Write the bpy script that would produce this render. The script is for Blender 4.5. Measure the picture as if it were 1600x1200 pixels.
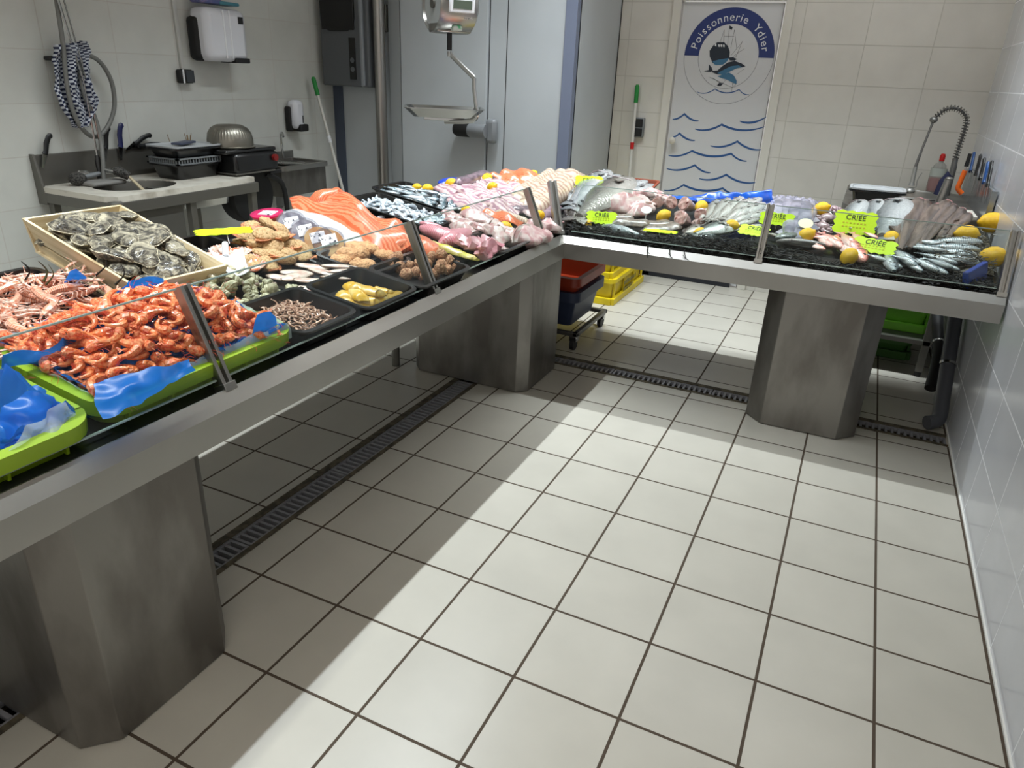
import bpy, bmesh, math, random
from mathutils import Vector, Matrix, Euler, noise
C = bpy.context.scene.collection
for o in list(bpy.data.objects): bpy.data.objects.remove(o)
PI = math.pi

# ------------------------------------------------------------------ camera
FPX = 1114.83
CAM = Vector((-0.3283, -3.1532, 1.5184)); CROT = Euler((1.1570, -0.0411, 0.4456), 'XYZ')
cd = bpy.data.cameras.new('camera'); cam = bpy.data.objects.new('camera', cd); C.objects.link(cam)
cam.location = CAM; cam.rotation_euler = CROT
cd.sensor_width = 36; cd.lens = FPX/1600*36; cd.clip_start = .02
bpy.context.scene.camera = cam
# ------------------------------------------------------------------ light
w = bpy.data.worlds.new('world'); bpy.context.scene.world = w; w.use_nodes = True
w.node_tree.nodes['Background'].inputs[0].default_value = (1, .97, .93, 1)
w.node_tree.nodes['Background'].inputs[1].default_value = .58
vs = bpy.context.scene.view_settings
vs.view_transform = 'Standard'; vs.look = 'None'; vs.gamma = 1; vs.use_curve_mapping = False
vs.exposure = 0.0
def area(name, loc, rot, sx, sy, power, col=(1, 1, 1), spread=180):
    l = bpy.data.lights.new(name, 'AREA'); l.shape = 'RECTANGLE'; l.size = sx; l.size_y = sy
    l.energy = power; l.color = col; l.spread = math.radians(spread)
    o = bpy.data.objects.new(name, l); C.objects.link(o); o.location = loc; o.rotation_euler = rot
    return o
area('counter_lamp', (-2.36, -1.25, 3.3), (0, 0, 0), .035, 4.6, 80, (.88, .96, 1), 100)
area('counter_lamp', (-1.0, 1.09, 3.3), (0, 0, 0), 2.7, .035, 39, (.88, .96, 1), 84)
area('shop_lamp', (-.4, -3.4, 2.7), (0, 0, 0), 1.1, 1.1, 17, (1, .92, .80), 180)
area('back_fill', (-.5, 1.3, 3.45), (0, 0, 0), 2.2, .9, 15, (1, .98, .94), 180)  # added unseen fill panel, brightens the steel bevel and upper back wall

# ------------------------------------------------------------------ view helpers
RM = CROT.to_matrix()
def ray(px, py): return RM @ Vector(((px-800)/FPX, -(py-600)/FPX, -1))
def un(px, py, ax, v):
    d = ray(px, py); return CAM + d*((v-CAM[ax])/d[ax])
SL = .15; XF = -1.64; YF = .22; ZF = .755
def dz(x, y): return ZF + SL*max(0, XF-x, y-YF)
def right_side(x, y): return (y-YF) > (XF-x)
def at(px, py, h=0):
    d = ray(px, py)
    tl = (ZF+h+SL*(XF-CAM.x)-CAM.z)/(d.z+SL*d.x); L = CAM+d*tl
    tr = (ZF+h+SL*(CAM.y-YF)-CAM.z)/(d.z-SL*d.y); R = CAM+d*tr
    return L if (XF-L.x) > (L.y-YF) else R
ANG = math.atan(SL)
def slope(x, y):
    return Matrix.Rotation(ANG, 4, 'X') if right_side(x, y) else Matrix.Rotation(ANG, 4, 'Y')
def dM(x, y, h=0, rz=0, rx=0, ry=0, s=1):
    return Matrix.Translation((x, y, dz(x, y)+h)) @ slope(x, y) @ Matrix.Rotation(rz, 4, 'Z') @ Matrix.Rotation(ry, 4, 'Y') @ Matrix.Rotation(rx, 4, 'X') @ Matrix.Scale(s, 4)

# ------------------------------------------------------------------ materials
def lin(c):
    r = []
    for v in c[:3]:
        v /= 255; r.append(v/12.92 if v <= .04045 else ((v+.055)/1.055)**2.4)
    return (*r, 1)
MATS = {}
def mat(name, c, rough=.5, metal=0, c2=None, scale=20, detail=3, bump=0, bscale=None, spec=.5,
        vary=0, ramp=(.4, .6), stretch=(1, 1, 1), coat=0, sss=0, alpha=1, dist=0, wave=None, c3=None):
    if name in MATS: return MATS[name]
    m = bpy.data.materials.new(name); m.use_nodes = True; MATS[name] = m
    nt = m.node_tree; N = nt.nodes; K = nt.links; b = N['Principled BSDF']
    b.inputs['Roughness'].default_value = rough; b.inputs['Metallic'].default_value = metal
    b.inputs['Specular IOR Level'].default_value = spec; b.inputs['Coat Weight'].default_value = coat
    b.inputs['Coat Roughness'].default_value = .15; b.inputs['Alpha'].default_value = alpha
    if sss: b.inputs['Subsurface Weight'].default_value = sss; b.inputs['Subsurface Radius'].default_value = (1, .4, .25); b.inputs['Subsurface Scale'].default_value = .01
    tc = N.new('ShaderNodeTexCoord'); mp = N.new('ShaderNodeMapping'); mp.inputs['Scale'].default_value = stretch
    K.new(tc.outputs['Object'], mp.inputs['Vector']); vec = mp.outputs[0]
    if vary:
        oi = N.new('ShaderNodeObjectInfo'); vm = N.new('ShaderNodeVectorMath'); vm.operation = 'ADD'
        ml = N.new('ShaderNodeMath'); ml.operation = 'MULTIPLY'; ml.inputs[1].default_value = 37
        K.new(oi.outputs['Random'], ml.inputs[0]); K.new(vec, vm.inputs[0]); K.new(ml.outputs[0], vm.inputs[1]); vec = vm.outputs[0]
    out = None
    if c2 is not None:
        if wave:
            t = N.new('ShaderNodeTexWave'); t.bands_direction = wave; t.inputs['Distortion'].default_value = dist; t.inputs['Detail'].default_value = detail
        else:
            t = N.new('ShaderNodeTexNoise'); t.inputs['Detail'].default_value = detail; t.inputs['Distortion'].default_value = dist
        t.inputs['Scale'].default_value = scale; K.new(vec, t.inputs['Vector'])
        cr = N.new('ShaderNodeValToRGB'); e = cr.color_ramp.elements
        e[0].position = ramp[0]; e[0].color = lin(c); e[1].position = ramp[1]; e[1].color = lin(c2)
        if c3: q = cr.color_ramp.elements.new(min(.98, ramp[1]+.12)); q.color = lin(c3)
        K.new(t.outputs[1 if wave else 0], cr.inputs[0]); out = cr.outputs[0]
    if vary:
        hs = N.new('ShaderNodeHueSaturation'); mr = N.new('ShaderNodeMapRange')
        mr.inputs[3].default_value = 1-vary; mr.inputs[4].default_value = 1+vary
        K.new(oi.outputs['Random'], mr.inputs[0]); K.new(mr.outputs[0], hs.inputs['Value'])
        hs.inputs['Color'].default_value = lin(c)
        if out: K.new(out, hs.inputs['Color'])
        out = hs.outputs[0]
    if out: K.new(out, b.inputs['Base Color'])
    else: b.inputs['Base Color'].default_value = lin(c)
    if bump:
        nb = N.new('ShaderNodeTexNoise'); nb.inputs['Scale'].default_value = bscale or scale; nb.inputs['Detail'].default_value = 4
        K.new(vec, nb.inputs['Vector']); bp = N.new('ShaderNodeBump'); bp.inputs['Strength'].default_value = bump; bp.inputs['Distance'].default_value = .01
        K.new(nb.outputs[0], bp.inputs['Height']); K.new(bp.outputs[0], b.inputs['Normal'])
    return m
def tiles(name, c, c2, grout, tw, th, u, v, u0=0, v0=0, mortar=.003, rough=.25, bump=.3):
    m = bpy.data.materials.new(name); m.use_nodes = True; nt = m.node_tree; N = nt.nodes; K = nt.links; b = N['Principled BSDF']
    b.inputs['Roughness'].default_value = rough
    tc = N.new('ShaderNodeTexCoord'); sp = N.new('ShaderNodeSeparateXYZ'); cb = N.new('ShaderNodeCombineXYZ'); K.new(tc.outputs['Object'], sp.inputs[0])
    for ax, off, idx in ((u, u0, 0), (v, v0, 1)):
        a = N.new('ShaderNodeMath'); a.operation = 'SUBTRACT'; a.inputs[1].default_value = off - 40*(tw if idx == 0 else th)
        K.new(sp.outputs[ax], a.inputs[0]); K.new(a.outputs[0], cb.inputs[idx])
    br = N.new('ShaderNodeTexBrick'); br.offset = 0; br.squash = 1
    for k, val in (('Scale', 1), ('Mortar Size', mortar), ('Mortar Smooth', .15), ('Bias', 0), ('Brick Width', tw), ('Row Height', th)): br.inputs[k].default_value = val
    br.inputs['Color1'].default_value = lin(c); br.inputs['Color2'].default_value = lin(c2); br.inputs['Mortar'].default_value = lin(grout)
    K.new(cb.outputs[0], br.inputs['Vector'])
    nz = N.new('ShaderNodeTexNoise'); nz.inputs['Scale'].default_value = 5; nz.inputs['Detail'].default_value = 6
    K.new(tc.outputs['Object'], nz.inputs['Vector'])
    mr = N.new('ShaderNodeMapRange'); mr.inputs[3].default_value = .88; mr.inputs[4].default_value = 1.1; K.new(nz.outputs[0], mr.inputs[0])
    hs = N.new('ShaderNodeHueSaturation'); K.new(br.outputs[0], hs.inputs['Color']); K.new(mr.outputs[0], hs.inputs['Value']); K.new(hs.outputs[0], b.inputs['Base Color'])
    bp = N.new('ShaderNodeBump'); bp.inputs['Strength'].default_value = bump; bp.inputs['Distance'].default_value = .004; bp.invert = True
    K.new(br.outputs['Fac'], bp.inputs['Height']); K.new(bp.outputs[0], b.inputs['Normal'])
    r2 = N.new('ShaderNodeMapRange'); r2.inputs[3].default_value = rough; r2.inputs[4].default_value = .9; K.new(br.outputs['Fac'], r2.inputs[0])
    K.new(r2.outputs[0], b.inputs['Roughness'])
    return m
def clear(name, tint=(235, 245, 240), refl=1.0, milk=0, milkcol=(255, 255, 255), rough=.02):
    if name in MATS: return MATS[name]
    m = bpy.data.materials.new(name); m.use_nodes = True; nt = m.node_tree; N = nt.nodes; K = nt.links; N.clear(); MATS[name] = m
    out = N.new('ShaderNodeOutputMaterial'); tr = N.new('ShaderNodeBsdfTransparent'); tr.inputs[0].default_value = lin(tint)
    gl = N.new('ShaderNodeBsdfGlossy'); gl.inputs['Roughness'].default_value = rough
    fr = N.new('ShaderNodeLayerWeight'); fr.inputs[0].default_value = .5
    pw = N.new('ShaderNodeMath'); pw.operation = 'POWER'; pw.inputs[1].default_value = 4; K.new(fr.outputs['Facing'], pw.inputs[0])
    f = N.new('ShaderNodeMath'); f.operation = 'MULTIPLY_ADD'; f.inputs[1].default_value = .6*refl; f.inputs[2].default_value = .03*refl; K.new(pw.outputs[0], f.inputs[0])
    mx = N.new('ShaderNodeMixShader'); K.new(f.outputs[0], mx.inputs[0]); K.new(gl.outputs[0], mx.inputs[2])
    if milk:
        df = N.new('ShaderNodeBsdfDiffuse'); df.inputs[0].default_value = lin(milkcol)
        tl = N.new('ShaderNodeBsdfTranslucent'); tl.inputs[0].default_value = lin(milkcol)
        m0 = N.new('ShaderNodeMixShader'); m0.inputs[0].default_value = .4; K.new(df.outputs[0], m0.inputs[1]); K.new(tl.outputs[0], m0.inputs[2])
        m1 = N.new('ShaderNodeMixShader'); m1.inputs[0].default_value = milk; K.new(tr.outputs[0], m1.inputs[1]); K.new(m0.outputs[0], m1.inputs[2]); K.new(m1.outputs[0], mx.inputs[1])
    else: K.new(tr.outputs[0], mx.inputs[1])
    K.new(mx.outputs[0], out.inputs[0]); return m
def fishmat(name, back, side, belly, hy, pscale=18, pat=.35, rough=.28, stripe=False):
    """pigment from back to belly across the body's own y"""
    if name in MATS: return MATS[name]
    m = bpy.data.materials.new(name); m.use_nodes = True; MATS[name] = m; nt = m.node_tree; N = nt.nodes; K = nt.links; b = N['Principled BSDF']
    b.inputs['Roughness'].default_value = rough; b.inputs['Coat Weight'].default_value = .5; b.inputs['Coat Roughness'].default_value = .1; b.inputs['Metallic'].default_value = .25
    tc = N.new('ShaderNodeTexCoord'); sp = N.new('ShaderNodeSeparateXYZ'); K.new(tc.outputs['Object'], sp.inputs[0])
    mr = N.new('ShaderNodeMapRange'); mr.inputs[1].default_value = hy; mr.inputs[2].default_value = -hy; K.new(sp.outputs[1], mr.inputs[0])
    nz = N.new('ShaderNodeTexNoise'); nz.inputs['Scale'].default_value = pscale; nz.inputs['Detail'].default_value = 4; K.new(tc.outputs['Object'], nz.inputs['Vector'])
    src = nz.outputs[0]
    if stripe:
        wv = N.new('ShaderNodeTexWave'); wv.inputs['Scale'].default_value = 9; wv.inputs['Distortion'].default_value = 5; K.new(tc.outputs['Object'], wv.inputs['Vector']); src = wv.outputs[1]
    a = N.new('ShaderNodeMath'); a.operation = 'MULTIPLY_ADD'; a.inputs[1].default_value = pat; K.new(src, a.inputs[0])
    s = N.new('ShaderNodeMath'); s.operation = 'SUBTRACT'; s.inputs[1].default_value = pat*.5; K.new(mr.outputs[0], s.inputs[0]); K.new(s.outputs[0], a.inputs[2])
    cr = N.new('ShaderNodeValToRGB'); e = cr.color_ramp.elements; e[0].position = .12; e[0].color = lin(back); e[1].position = .9; e[1].color = lin(belly)
    q = e.new(.45); q.color = lin(side); K.new(a.outputs[0], cr.inputs[0])
    oi = N.new('ShaderNodeObjectInfo'); m2 = N.new('ShaderNodeMapRange'); m2.inputs[3].default_value = .8; m2.inputs[4].default_value = 1.15; K.new(oi.outputs['Random'], m2.inputs[0])
    hs = N.new('ShaderNodeHueSaturation'); K.new(cr.outputs[0], hs.inputs['Color']); K.new(m2.outputs[0], hs.inputs['Value']); K.new(hs.outputs[0], b.inputs['Base Color'])
    vo = N.new('ShaderNodeTexVoronoi'); vo.inputs['Scale'].default_value = 60; K.new(tc.outputs['Object'], vo.inputs['Vector'])
    bp = N.new('ShaderNodeBump'); bp.inputs['Strength'].default_value = .25; bp.inputs['Distance'].default_value = .01; K.new(vo.outputs[0], bp.inputs['Height']); K.new(bp.outputs[0], b.inputs['Normal'])
    return m

STEEL = mat('brushed steel', (168, 166, 162), .38, 1, (156, 154, 149), 2, bump=.02, bscale=90)
STEEL2 = mat('worn steel panel', (136, 133, 128), .42, .9, (110, 106, 101), 4, detail=8, bump=.04, bscale=40, stretch=(1.5, 1.5, .6))
SMOOTH = mat('polished steel', (190, 190, 188), .18, 1)
DARKST = mat('dull steel frame', (120, 118, 112), .45, .8)
BLACK = mat('black plastic', (14, 14, 15), .28, coat=.3)
MBLACK = mat('matt black plastic', (18, 18, 19), .6)
GREYP = mat('grey plastic', (120, 124, 126), .45)
WHITEP = mat('white plastic', (226, 227, 230), .3)
RED = mat('red plastic', (190, 22, 24), .35)
GREEN = mat('green rubber', (20, 130, 50), .5)
LIME = mat('lime green plastic', (142, 172, 22), .4, c2=(130, 160, 18), scale=4)
LIMEB = mat('bright green plastic', (130, 210, 60), .4)
YELP = mat('yellow plastic', (225, 200, 20), .45, c2=(205, 180, 16), scale=5)
ORP = mat('orange plastic', (150, 48, 18), .4)
BLUEP = mat('dark blue plastic', (42, 52, 78), .5)
GLASS = clear('thin glass', (249, 253, 251), .8)
GEDGE = mat('glass edge', (135, 150, 143), .2, spec=.8)
FILM = clear('clear film', (240, 244, 245), 1.2, .06)
BLUEF = clear('blue plastic sheet', (60, 130, 225), .8, .72, (36, 128, 226), .25)
WHITEF = clear('white plastic sheet', (240, 245, 250), .8, .55, (225, 235, 245), .25)
NEON = mat('fluorescent yellow card', (200, 236, 0), .6)
INK = mat('black marker', (25, 25, 20), .7)
INK2 = mat('faded yellow marker', (190, 180, 20), .7)
NAVY = mat('navy vinyl print', (28, 48, 110), .4)
PALEV = mat('pale print', (222, 224, 226), .5)
WAVEB = mat('blue wave print', (40, 84, 140), .4)
EYE = mat('fish eye', (10, 10, 12), .1, coat=1)

# ------------------------------------------------------------------ mesh helpers
class B:
    def __init__(s): s.bm = bmesh.new()
    def _ring(s, pts, mi=0): return [s.bm.verts.new(p) for p in pts]
    def skin(s, rings, cap=True, mi=0, closed=True):
        for a, b in zip(rings, rings[1:]):
            n = len(a)
            for i in range(n if closed else n-1):
                j = (i+1) % n
                try:
                    f = s.bm.faces.new((a[i], a[j], b[j], b[i])); f.material_index = mi
                except ValueError: pass
        if cap and closed:
            for r in (rings[0], rings[-1]):
                try: f = s.bm.faces.new(r if r is rings[-1] else r[::-1]); f.material_index = mi
                except ValueError: pass
        return s
    def box(s, c, d, M=None, mi=0, bev=0):
        c = Vector(c); h = Vector(d)/2; vs_ = []
        for x, y, z in ((-1, -1, -1), (1, -1, -1), (1, 1, -1), (-1, 1, -1), (-1, -1, 1), (1, -1, 1), (1, 1, 1), (-1, 1, 1)):
            p = Vector((x*h.x, y*h.y, z*h.z)); p = (M @ p) if M else p
            vs_.append(s.bm.verts.new(c+p))
        for f in ((0, 3, 2, 1), (4, 5, 6, 7), (0, 1, 5, 4), (1, 2, 6, 5), (2, 3, 7, 6), (3, 0, 4, 7)):
            s.bm.faces.new([vs_[i] for i in f]).material_index = mi
        return s
    def lim(s, x0, x1, y0, y1, z0, z1, mi=0): return s.box(((x0+x1)/2, (y0+y1)/2, (z0+z1)/2), (abs(x1-x0), abs(y1-y0), abs(z1-z0)), mi=mi)
    def tube(s, pts, r, seg=8, cap=True, mi=0, flat=1, up=None):
        pts = [Vector(p) for p in pts]; n = len(pts); rings = []; prev = None
        for i, p in enumerate(pts):
            t = (pts[min(i+1, n-1)]-pts[max(i-1, 0)]);  t = t.normalized() if t.length > 1e-9 else Vector((0, 0, 1))
            if prev is None:
                a = Vector(up) if up else (Vector((0, 0, 1)) if abs(t.z) < .9 else Vector((1, 0, 0)))
                u = (a - t*a.dot(t)).normalized()
            else: u = (prev - t*prev.dot(t)).normalized()
            prev = u; v = t.cross(u)
            rr = r(i/(n-1)) if callable(r) else (r[i] if isinstance(r, (list, tuple)) else r)
            rings.append(s._ring([p+(u*math.cos(2*PI*k/seg)*flat+v*math.sin(2*PI*k/seg))*rr for k in range(seg)]))
        return s.skin(rings, cap, mi)
    def cyl(s, a, b, r, r2=None, seg=20, mi=0): return s.tube([a, b], [r, r if r2 is None else r2], seg, mi=mi)
    def lathe(s, prof, c=(0, 0, 0), seg=28, mi=0, cap=False, sx=1, sy=1, M=None):
        c = Vector(c); rings = []
        for r, z in prof:
            ring = []
            for k in range(seg):
                p = Vector((r*sx*math.cos(2*PI*k/seg), r*sy*math.sin(2*PI*k/seg), z)); p = M @ p if M else p
                ring.append(c+p)
            rings.append(s._ring(ring))
        return s.skin(rings, cap, mi)
    def ell(s, c, r, seg=14, n=9, M=None, mi=0):
        if not hasattr(r, '__len__'): r = (r, r, r)
        prof = [(math.sin(PI*i/n)+1e-4, -math.cos(PI*i/n)) for i in range(n+1)]
        c = Vector(c); rings = []
        for q, z in prof:
            ring = []
            for k in range(seg):
                p = Vector((q*r[0]*math.cos(2*PI*k/seg), q*r[1]*math.sin(2*PI*k/seg), z*r[2])); p = M @ p if M else p
                ring.append(c+p)
            rings.append(s._ring(ring))
        return s.skin(rings, True, mi)
    def poly(s, pts, thick, axis=(0, 0, 1), mi=0):
        ax = Vector(axis)*thick; a = s._ring(pts); b = s._ring([Vector(p)+ax for p in pts]); return s.skin([a, b], True, mi)
    def grid(s, f, nu, nv, mi=0):
        R = [[s.bm.verts.new(f(i/nu, j/nv)) for j in range(nv+1)] for i in range(nu+1)]
        return s.skin(R, False, mi, closed=False)
    def rrect(s, w, l, r, n=5):
        pts = []
        for cx, cy, a0 in ((w/2-r, l/2-r, 0), (-w/2+r, l/2-r, 90), (-w/2+r, -l/2+r, 180), (w/2-r, -l/2+r, 270)):
            for k in range(n+1):
                a = math.radians(a0+90*k/n); pts.append((cx+r*math.cos(a), cy+r*math.sin(a)))
        return pts
    def basin(s, w, l, h, rim=.015, t=.004, r=.03, taper=.02, c=(0, 0, 0), lip=.008, mi=0):
        """open rounded tray: outer wall, rim, inner wall, floor"""
        c = Vector(c); R = []
        def ring(dw, z, rr): return s._ring([c+Vector((x, y, z)) for x, y in s.rrect(w+dw, l+dw, max(rr, .004))])
        R += [ring(-2*taper-2*rim, 0, r), ring(-2*rim, h-lip, r), ring(0, h-lip, r+rim), ring(0, h, r+rim), ring(-2*rim-2*t, h, r), ring(-2*taper-2*rim-2*t, t*1.5, r*.8)]
        s.skin(R, False, mi); s.bm.faces.new(R[0][::-1]).material_index = mi; s.bm.faces.new(R[-1]).material_index = mi
        return s
ROOTM = {}
def tag(o, label=None, cat=None, group=None, kind=None):
    for k, v in (('label', label), ('category', cat), ('group', group), ('kind', kind)):
        if v: o[k] = v
    return o
def mk(name, b, m, parent=None, smooth=True, bevel=0, world=False, sub=0, M=None):
    me = bpy.data.meshes.new(name)
    if world and parent is not None: b.bm.transform(ROOTM[parent].inverted())
    bmesh.ops.recalc_face_normals(b.bm, faces=b.bm.faces)
    b.bm.to_mesh(me); b.bm.free()
    for x in (m if isinstance(m, (list, tuple)) else [m]): me.materials.append(x)
    if smooth: me.shade_smooth(); me.set_sharp_from_angle(angle=math.radians(38))
    o = bpy.data.objects.new(name, me); C.objects.link(o)
    if parent is not None: o.parent = parent
    if M is not None: o.matrix_world = M; 
    ROOTM[o] = M.copy() if M is not None else (Matrix() if parent is None else ROOTM.get(parent, Matrix()))
    if bevel:
        md = o.modifiers.new('bevel', 'BEVEL'); md.width = bevel; md.segments = 2; md.limit_method = 'ANGLE'
    if sub:
        md = o.modifiers.new('sub', 'SUBSURF'); md.levels = sub; md.render_levels = sub
    return o
def thing(name, label, cat, M=None, group=None):
    o = bpy.data.objects.new(name, None); C.objects.link(o); o.empty_display_size = .05
    if M is None: M = Matrix()
    if not isinstance(M, Matrix): M = Matrix.Translation(M)
    o.matrix_world = M; ROOTM[o] = M.copy(); return tag(o, label, cat, group)
KIDS = {}
def children_of(o): return [c for c in bpy.data.objects if c.parent == o]
def copy_tree(o, M, label=None, group=None, cache={}):
    if o not in cache: cache[o] = [(k, children_of(k)) for k in children_of(o)]
    c = o.copy(); C.objects.link(c); c.matrix_world = M
    if label: c['label'] = label
    if group: c['group'] = group
    for k, gs in cache[o]:
        d = k.copy(); C.objects.link(d); d.parent = c
        for g in gs:
            e = g.copy(); C.objects.link(e); e.parent = d
    return c
class Proto:
    """first use moves the original, later uses copy it"""
    def __init__(s, o): s.o = o; s.used = False
    def put(s, M, label, group=None, cat=None):
        if not s.used:
            s.used = True; o = s.o; o.matrix_world = M; o['label'] = label
            if group: o['group'] = group
        else: o = copy_tree(s.o, M, label, group)
        if cat: o['category'] = cat
        return o
def struct(name, b, m, smooth=False, bevel=0):
    o = mk(name, b, m, smooth=smooth, bevel=bevel); o['kind'] = 'structure'; return o
def text_mesh(body, size, M, m, name, parent, extrude=.0004, align='CENTER'):
    cu = bpy.data.curves.new(name, 'FONT'); cu.body = body; cu.size = size; cu.align_x = align; cu.align_y = 'CENTER'; cu.extrude = extrude
    t = bpy.data.objects.new('t', cu); C.objects.link(t); bpy.context.view_layer.update()
    me = bpy.data.meshes.new_from_object(t.evaluated_get(bpy.context.evaluated_depsgraph_get())); bpy.data.objects.remove(t)
    me.transform(M); me.materials.clear(); me.materials.append(m); me.name = name
    o = bpy.data.objects.new(name, me); C.objects.link(o)
    if parent: o.parent = parent
    return o
rnd = random.Random(7)

# ================================================================== room
XR = .31; YB = 2.64; XL = -4.2; YC = 1.72; XC = -2.203; ZT = 3.5; YN = -4.4
TF = tiles('beige floor tile', (187, 183, 172), (181, 177, 166), (74, 62, 50), .3, .3, 0, 1, mortar=.0045, rough=.3)
TWB = tiles('white wall tile back', (214, 211, 203), (209, 206, 198), (190, 187, 178), .41, .253, 0, 2, u0=-.075, mortar=.003)
TWL = tiles('white wall tile left', (205, 206, 200), (201, 202, 196), (190, 187, 180), .41, .253, 1, 2, u0=.25, mortar=.0025)
TWR = tiles('white wall tile right', (212, 214, 220), (208, 210, 216), (232, 233, 236), .41, .253, 1, 2, u0=2.64, mortar=.003, rough=.18)
PANEL = mat('cold room panel', (182, 187, 190), .38, c2=(177, 182, 185), scale=2)
TRIMB = mat('blue grey trim', (112, 120, 140), .45)
# floor with the drain channels left open is not needed: grates sit in shallow recesses
b = B()
GX0, GX1 = -2.06, -1.92      # left drain x range
GY0, GY1 = .385, .52         # right drain y range
XS = [XL-.1, GX0, GX1, XR+.1]
ZD = -.05
b.lim(XL-.1, GX0, YN, YB+.1, -.1, 0); b.lim(GX1, XR+.1, YN, GY0, -.1, 0); b.lim(GX1, XR+.1, GY1, YB+.1, -.1, 0); b.lim(GX0, GX1, .2, YB+.1, -.1, 0)
b.lim(GX0, XR+.1, YN, YB+.1, -.14, -.1)
struct('floor', b, TF)
b = B().lim(XL-.1, XR+.1, YN, YB+.1, ZT, ZT+.08); struct('ceiling', b, mat('white ceiling', (225, 225, 222), .8))
DX0, DX1, DZ = -1.75, -1.03, 2.035
b = B().lim(XC-.05, DX0, YB, YB+.1, 0, ZT); b.lim(DX1, XR+.1, YB, YB+.1, 0, ZT); b.lim(DX0, DX1, YB, YB+.1, DZ, ZT)
struct('wall_back', b, TWB)
b = B().lim(XL-.1, XL, YN, YC+.1, 0, ZT); struct('wall_left', b, TWL)
b = B().lim(XR, XR+.1, YN, YB, 0, ZT); struct('wall_right', b, TWR)
# white caulk along the right wall
b = B().lim(XR-.006, XR, YN, YB, 0, .008); struct('trim_1', b, mat('white caulk', (225, 224, 218), .6))
# cold room box
b = B().lim(XL, XC, YC, YC+.08, 0, ZT); b.lim(XC-.08, XC, YC, YB, 0, ZT); struct('wall_cold_room', b, [PANEL])
b = B().lim(XC-.075, XC+.004, YC-.012, YC, 0, ZT); b.lim(XC, XC+.006, YC-.012, YC+.05, 0, ZT); struct('trim_2', b, TRIMB, bevel=.002)
b = B().lim(XL, XL+.09, YC-.012, YC, 0, ZT); struct('trim_3', b, mat('dark blue grey trim', (74, 82, 98), .45), bevel=.002)
b = B().lim(XC, XC+.005, YB-.01, YB, 0, ZT); struct('trim_4', b, mat('black joint', (28, 28, 28), .7))
b = B()
for x in (-2.835, -2.70): b.lim(x-.003, x+.003, YC-.0015, YC, 0, ZT)
struct('trim_5', b, MATS['black joint'])
# cold room door leaf: slightly proud, hinge strip on the left
d2 = mk('door_2', B().lim(-3.55, -2.84, YC-.03, YC-.002, .04, 2.4), PANEL, smooth=False, bevel=.004); tag(d2, kind='structure')
mk('hinge_strip', B().lim(-3.66, -3.56, YC-.022, YC-.002, 0, 2.5), GREYP and mat('grey door frame', (150, 154, 155), .4), d2, smooth=False, bevel=.003)
b = B().lim(-3.71, -3.67, YC-.035, YC-.003, 1.74, 1.92)
for z in (1.76, 1.9): b.cyl((-3.69, YC-.04, z), (-3.69, YC-.034, z), .006)
mk('hinge', b, DARKST, d2, bevel=.003)
# handle of the cold room: grey rose at right, black grip reaching left
hz = 1.115
b = B(); b.box((-2.775, YC-.05, hz), (.085, .06, .17)); mk('handle_mount', b, mat('mid grey plastic', (128, 131, 134), .4), d2, bevel=.025)
b = B(); b.tube([(-2.80, YC-.085, hz), (-2.93, YC-.09, hz), (-2.94, YC-.09, hz)], [.052, .052, .045], 20, flat=.9); mk('handle_housing', b, MATS['mid grey plastic'], d2)
b = B(); b.tube([(-2.935, YC-.09, hz), (-3.03, YC-.09, hz), (-3.055, YC-.09, hz), (-3.066, YC-.09, hz)], [.05, .05, .038, .015], 20); mk('handle_grip', b, MBLACK, d2)
# baseboard strip at the back
b = B().lim(-2.05, -1.09, YB-.02, YB, .0, .075); struct('baseboard_back', b, mat('black rubber skirting', (30, 33, 42), .3), bevel=.004)
# swing door with the printed sheet
d1 = mk('door_1', B().lim(DX0+.012, DX1-.012, YB+.012, YB+.05, .01, DZ-.01), mat('white door leaf', (205, 206, 208), .35), smooth=False, bevel=.002); tag(d1, kind='structure')
fr = B(); FW = .062
fr.lim(DX0-FW, DX0, YB-.02, YB+.06, 0, DZ+FW); fr.lim(DX1, DX1+FW, YB-.02, YB+.06, 0, DZ+FW); fr.lim(DX0, DX1, YB-.02, YB+.06, DZ, DZ+FW)
mk('door_frame', fr, mat('ivory frame', (214, 211, 202), .4), d1, smooth=False, bevel=.004)
YP = YB+.012
p = un(1047, 219, 1, YB-.02)
b = B(); b.tube([(p.x+.02, YP, p.z), (p.x+.02, YP-.02, p.z), (p.x+.02, YP-.03, p.z), (p.x+.02, YP-.055, p.z), (p.x+.02, YP-.062, p.z)], [.012, .012, .024, .026, .014], 20); mk('door_knob', b, mat('ivory knob', (205, 200, 188), .3), d1)
CX, CZ, RO, RI = -1.372, 1.675, .318, .213
def ringseg(r0, r1, a0, a1, n, y0, y1):
    b = B(); R = []
    for i in range(n+1):
        a = a0+(a1-a0)*i/n; c_, s_ = math.cos(a), math.sin(a)
        R.append(b._ring([(CX+r*c_, y, CZ+r*s_) for r, y in ((r0, y0), (r1, y0), (r1, y1), (r0, y1))]))
    return b.skin(R, abs(a1-a0) < 6.2)
mk('logo_band', ringseg(RI, RO, 0, PI, 64, YP-.0012, YP), NAVY, d1, smooth=False)
mk('logo_circle', ringseg(RI-.001, RI+.001, 0, 2*PI, 90, YP-.001, YP), mat('thin grey print', (95, 97, 105), .5), d1, smooth=False)
mk('logo_circle', ringseg(RO-.001, RO+.001, 0, 2*PI, 90, YP-.001, YP), MATS['thin grey print'], d1, smooth=False)
txt = 'Poissonnerie Ydier'; adv = {'i': .55, 'r': .75, ' ': 1.25, 'P': 1.1, 's': .9, 'Y': 1.05}
tot = sum(adv.get(c, 1) for c in txt); ang = math.radians(171); span = math.radians(162); acc = 0
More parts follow.
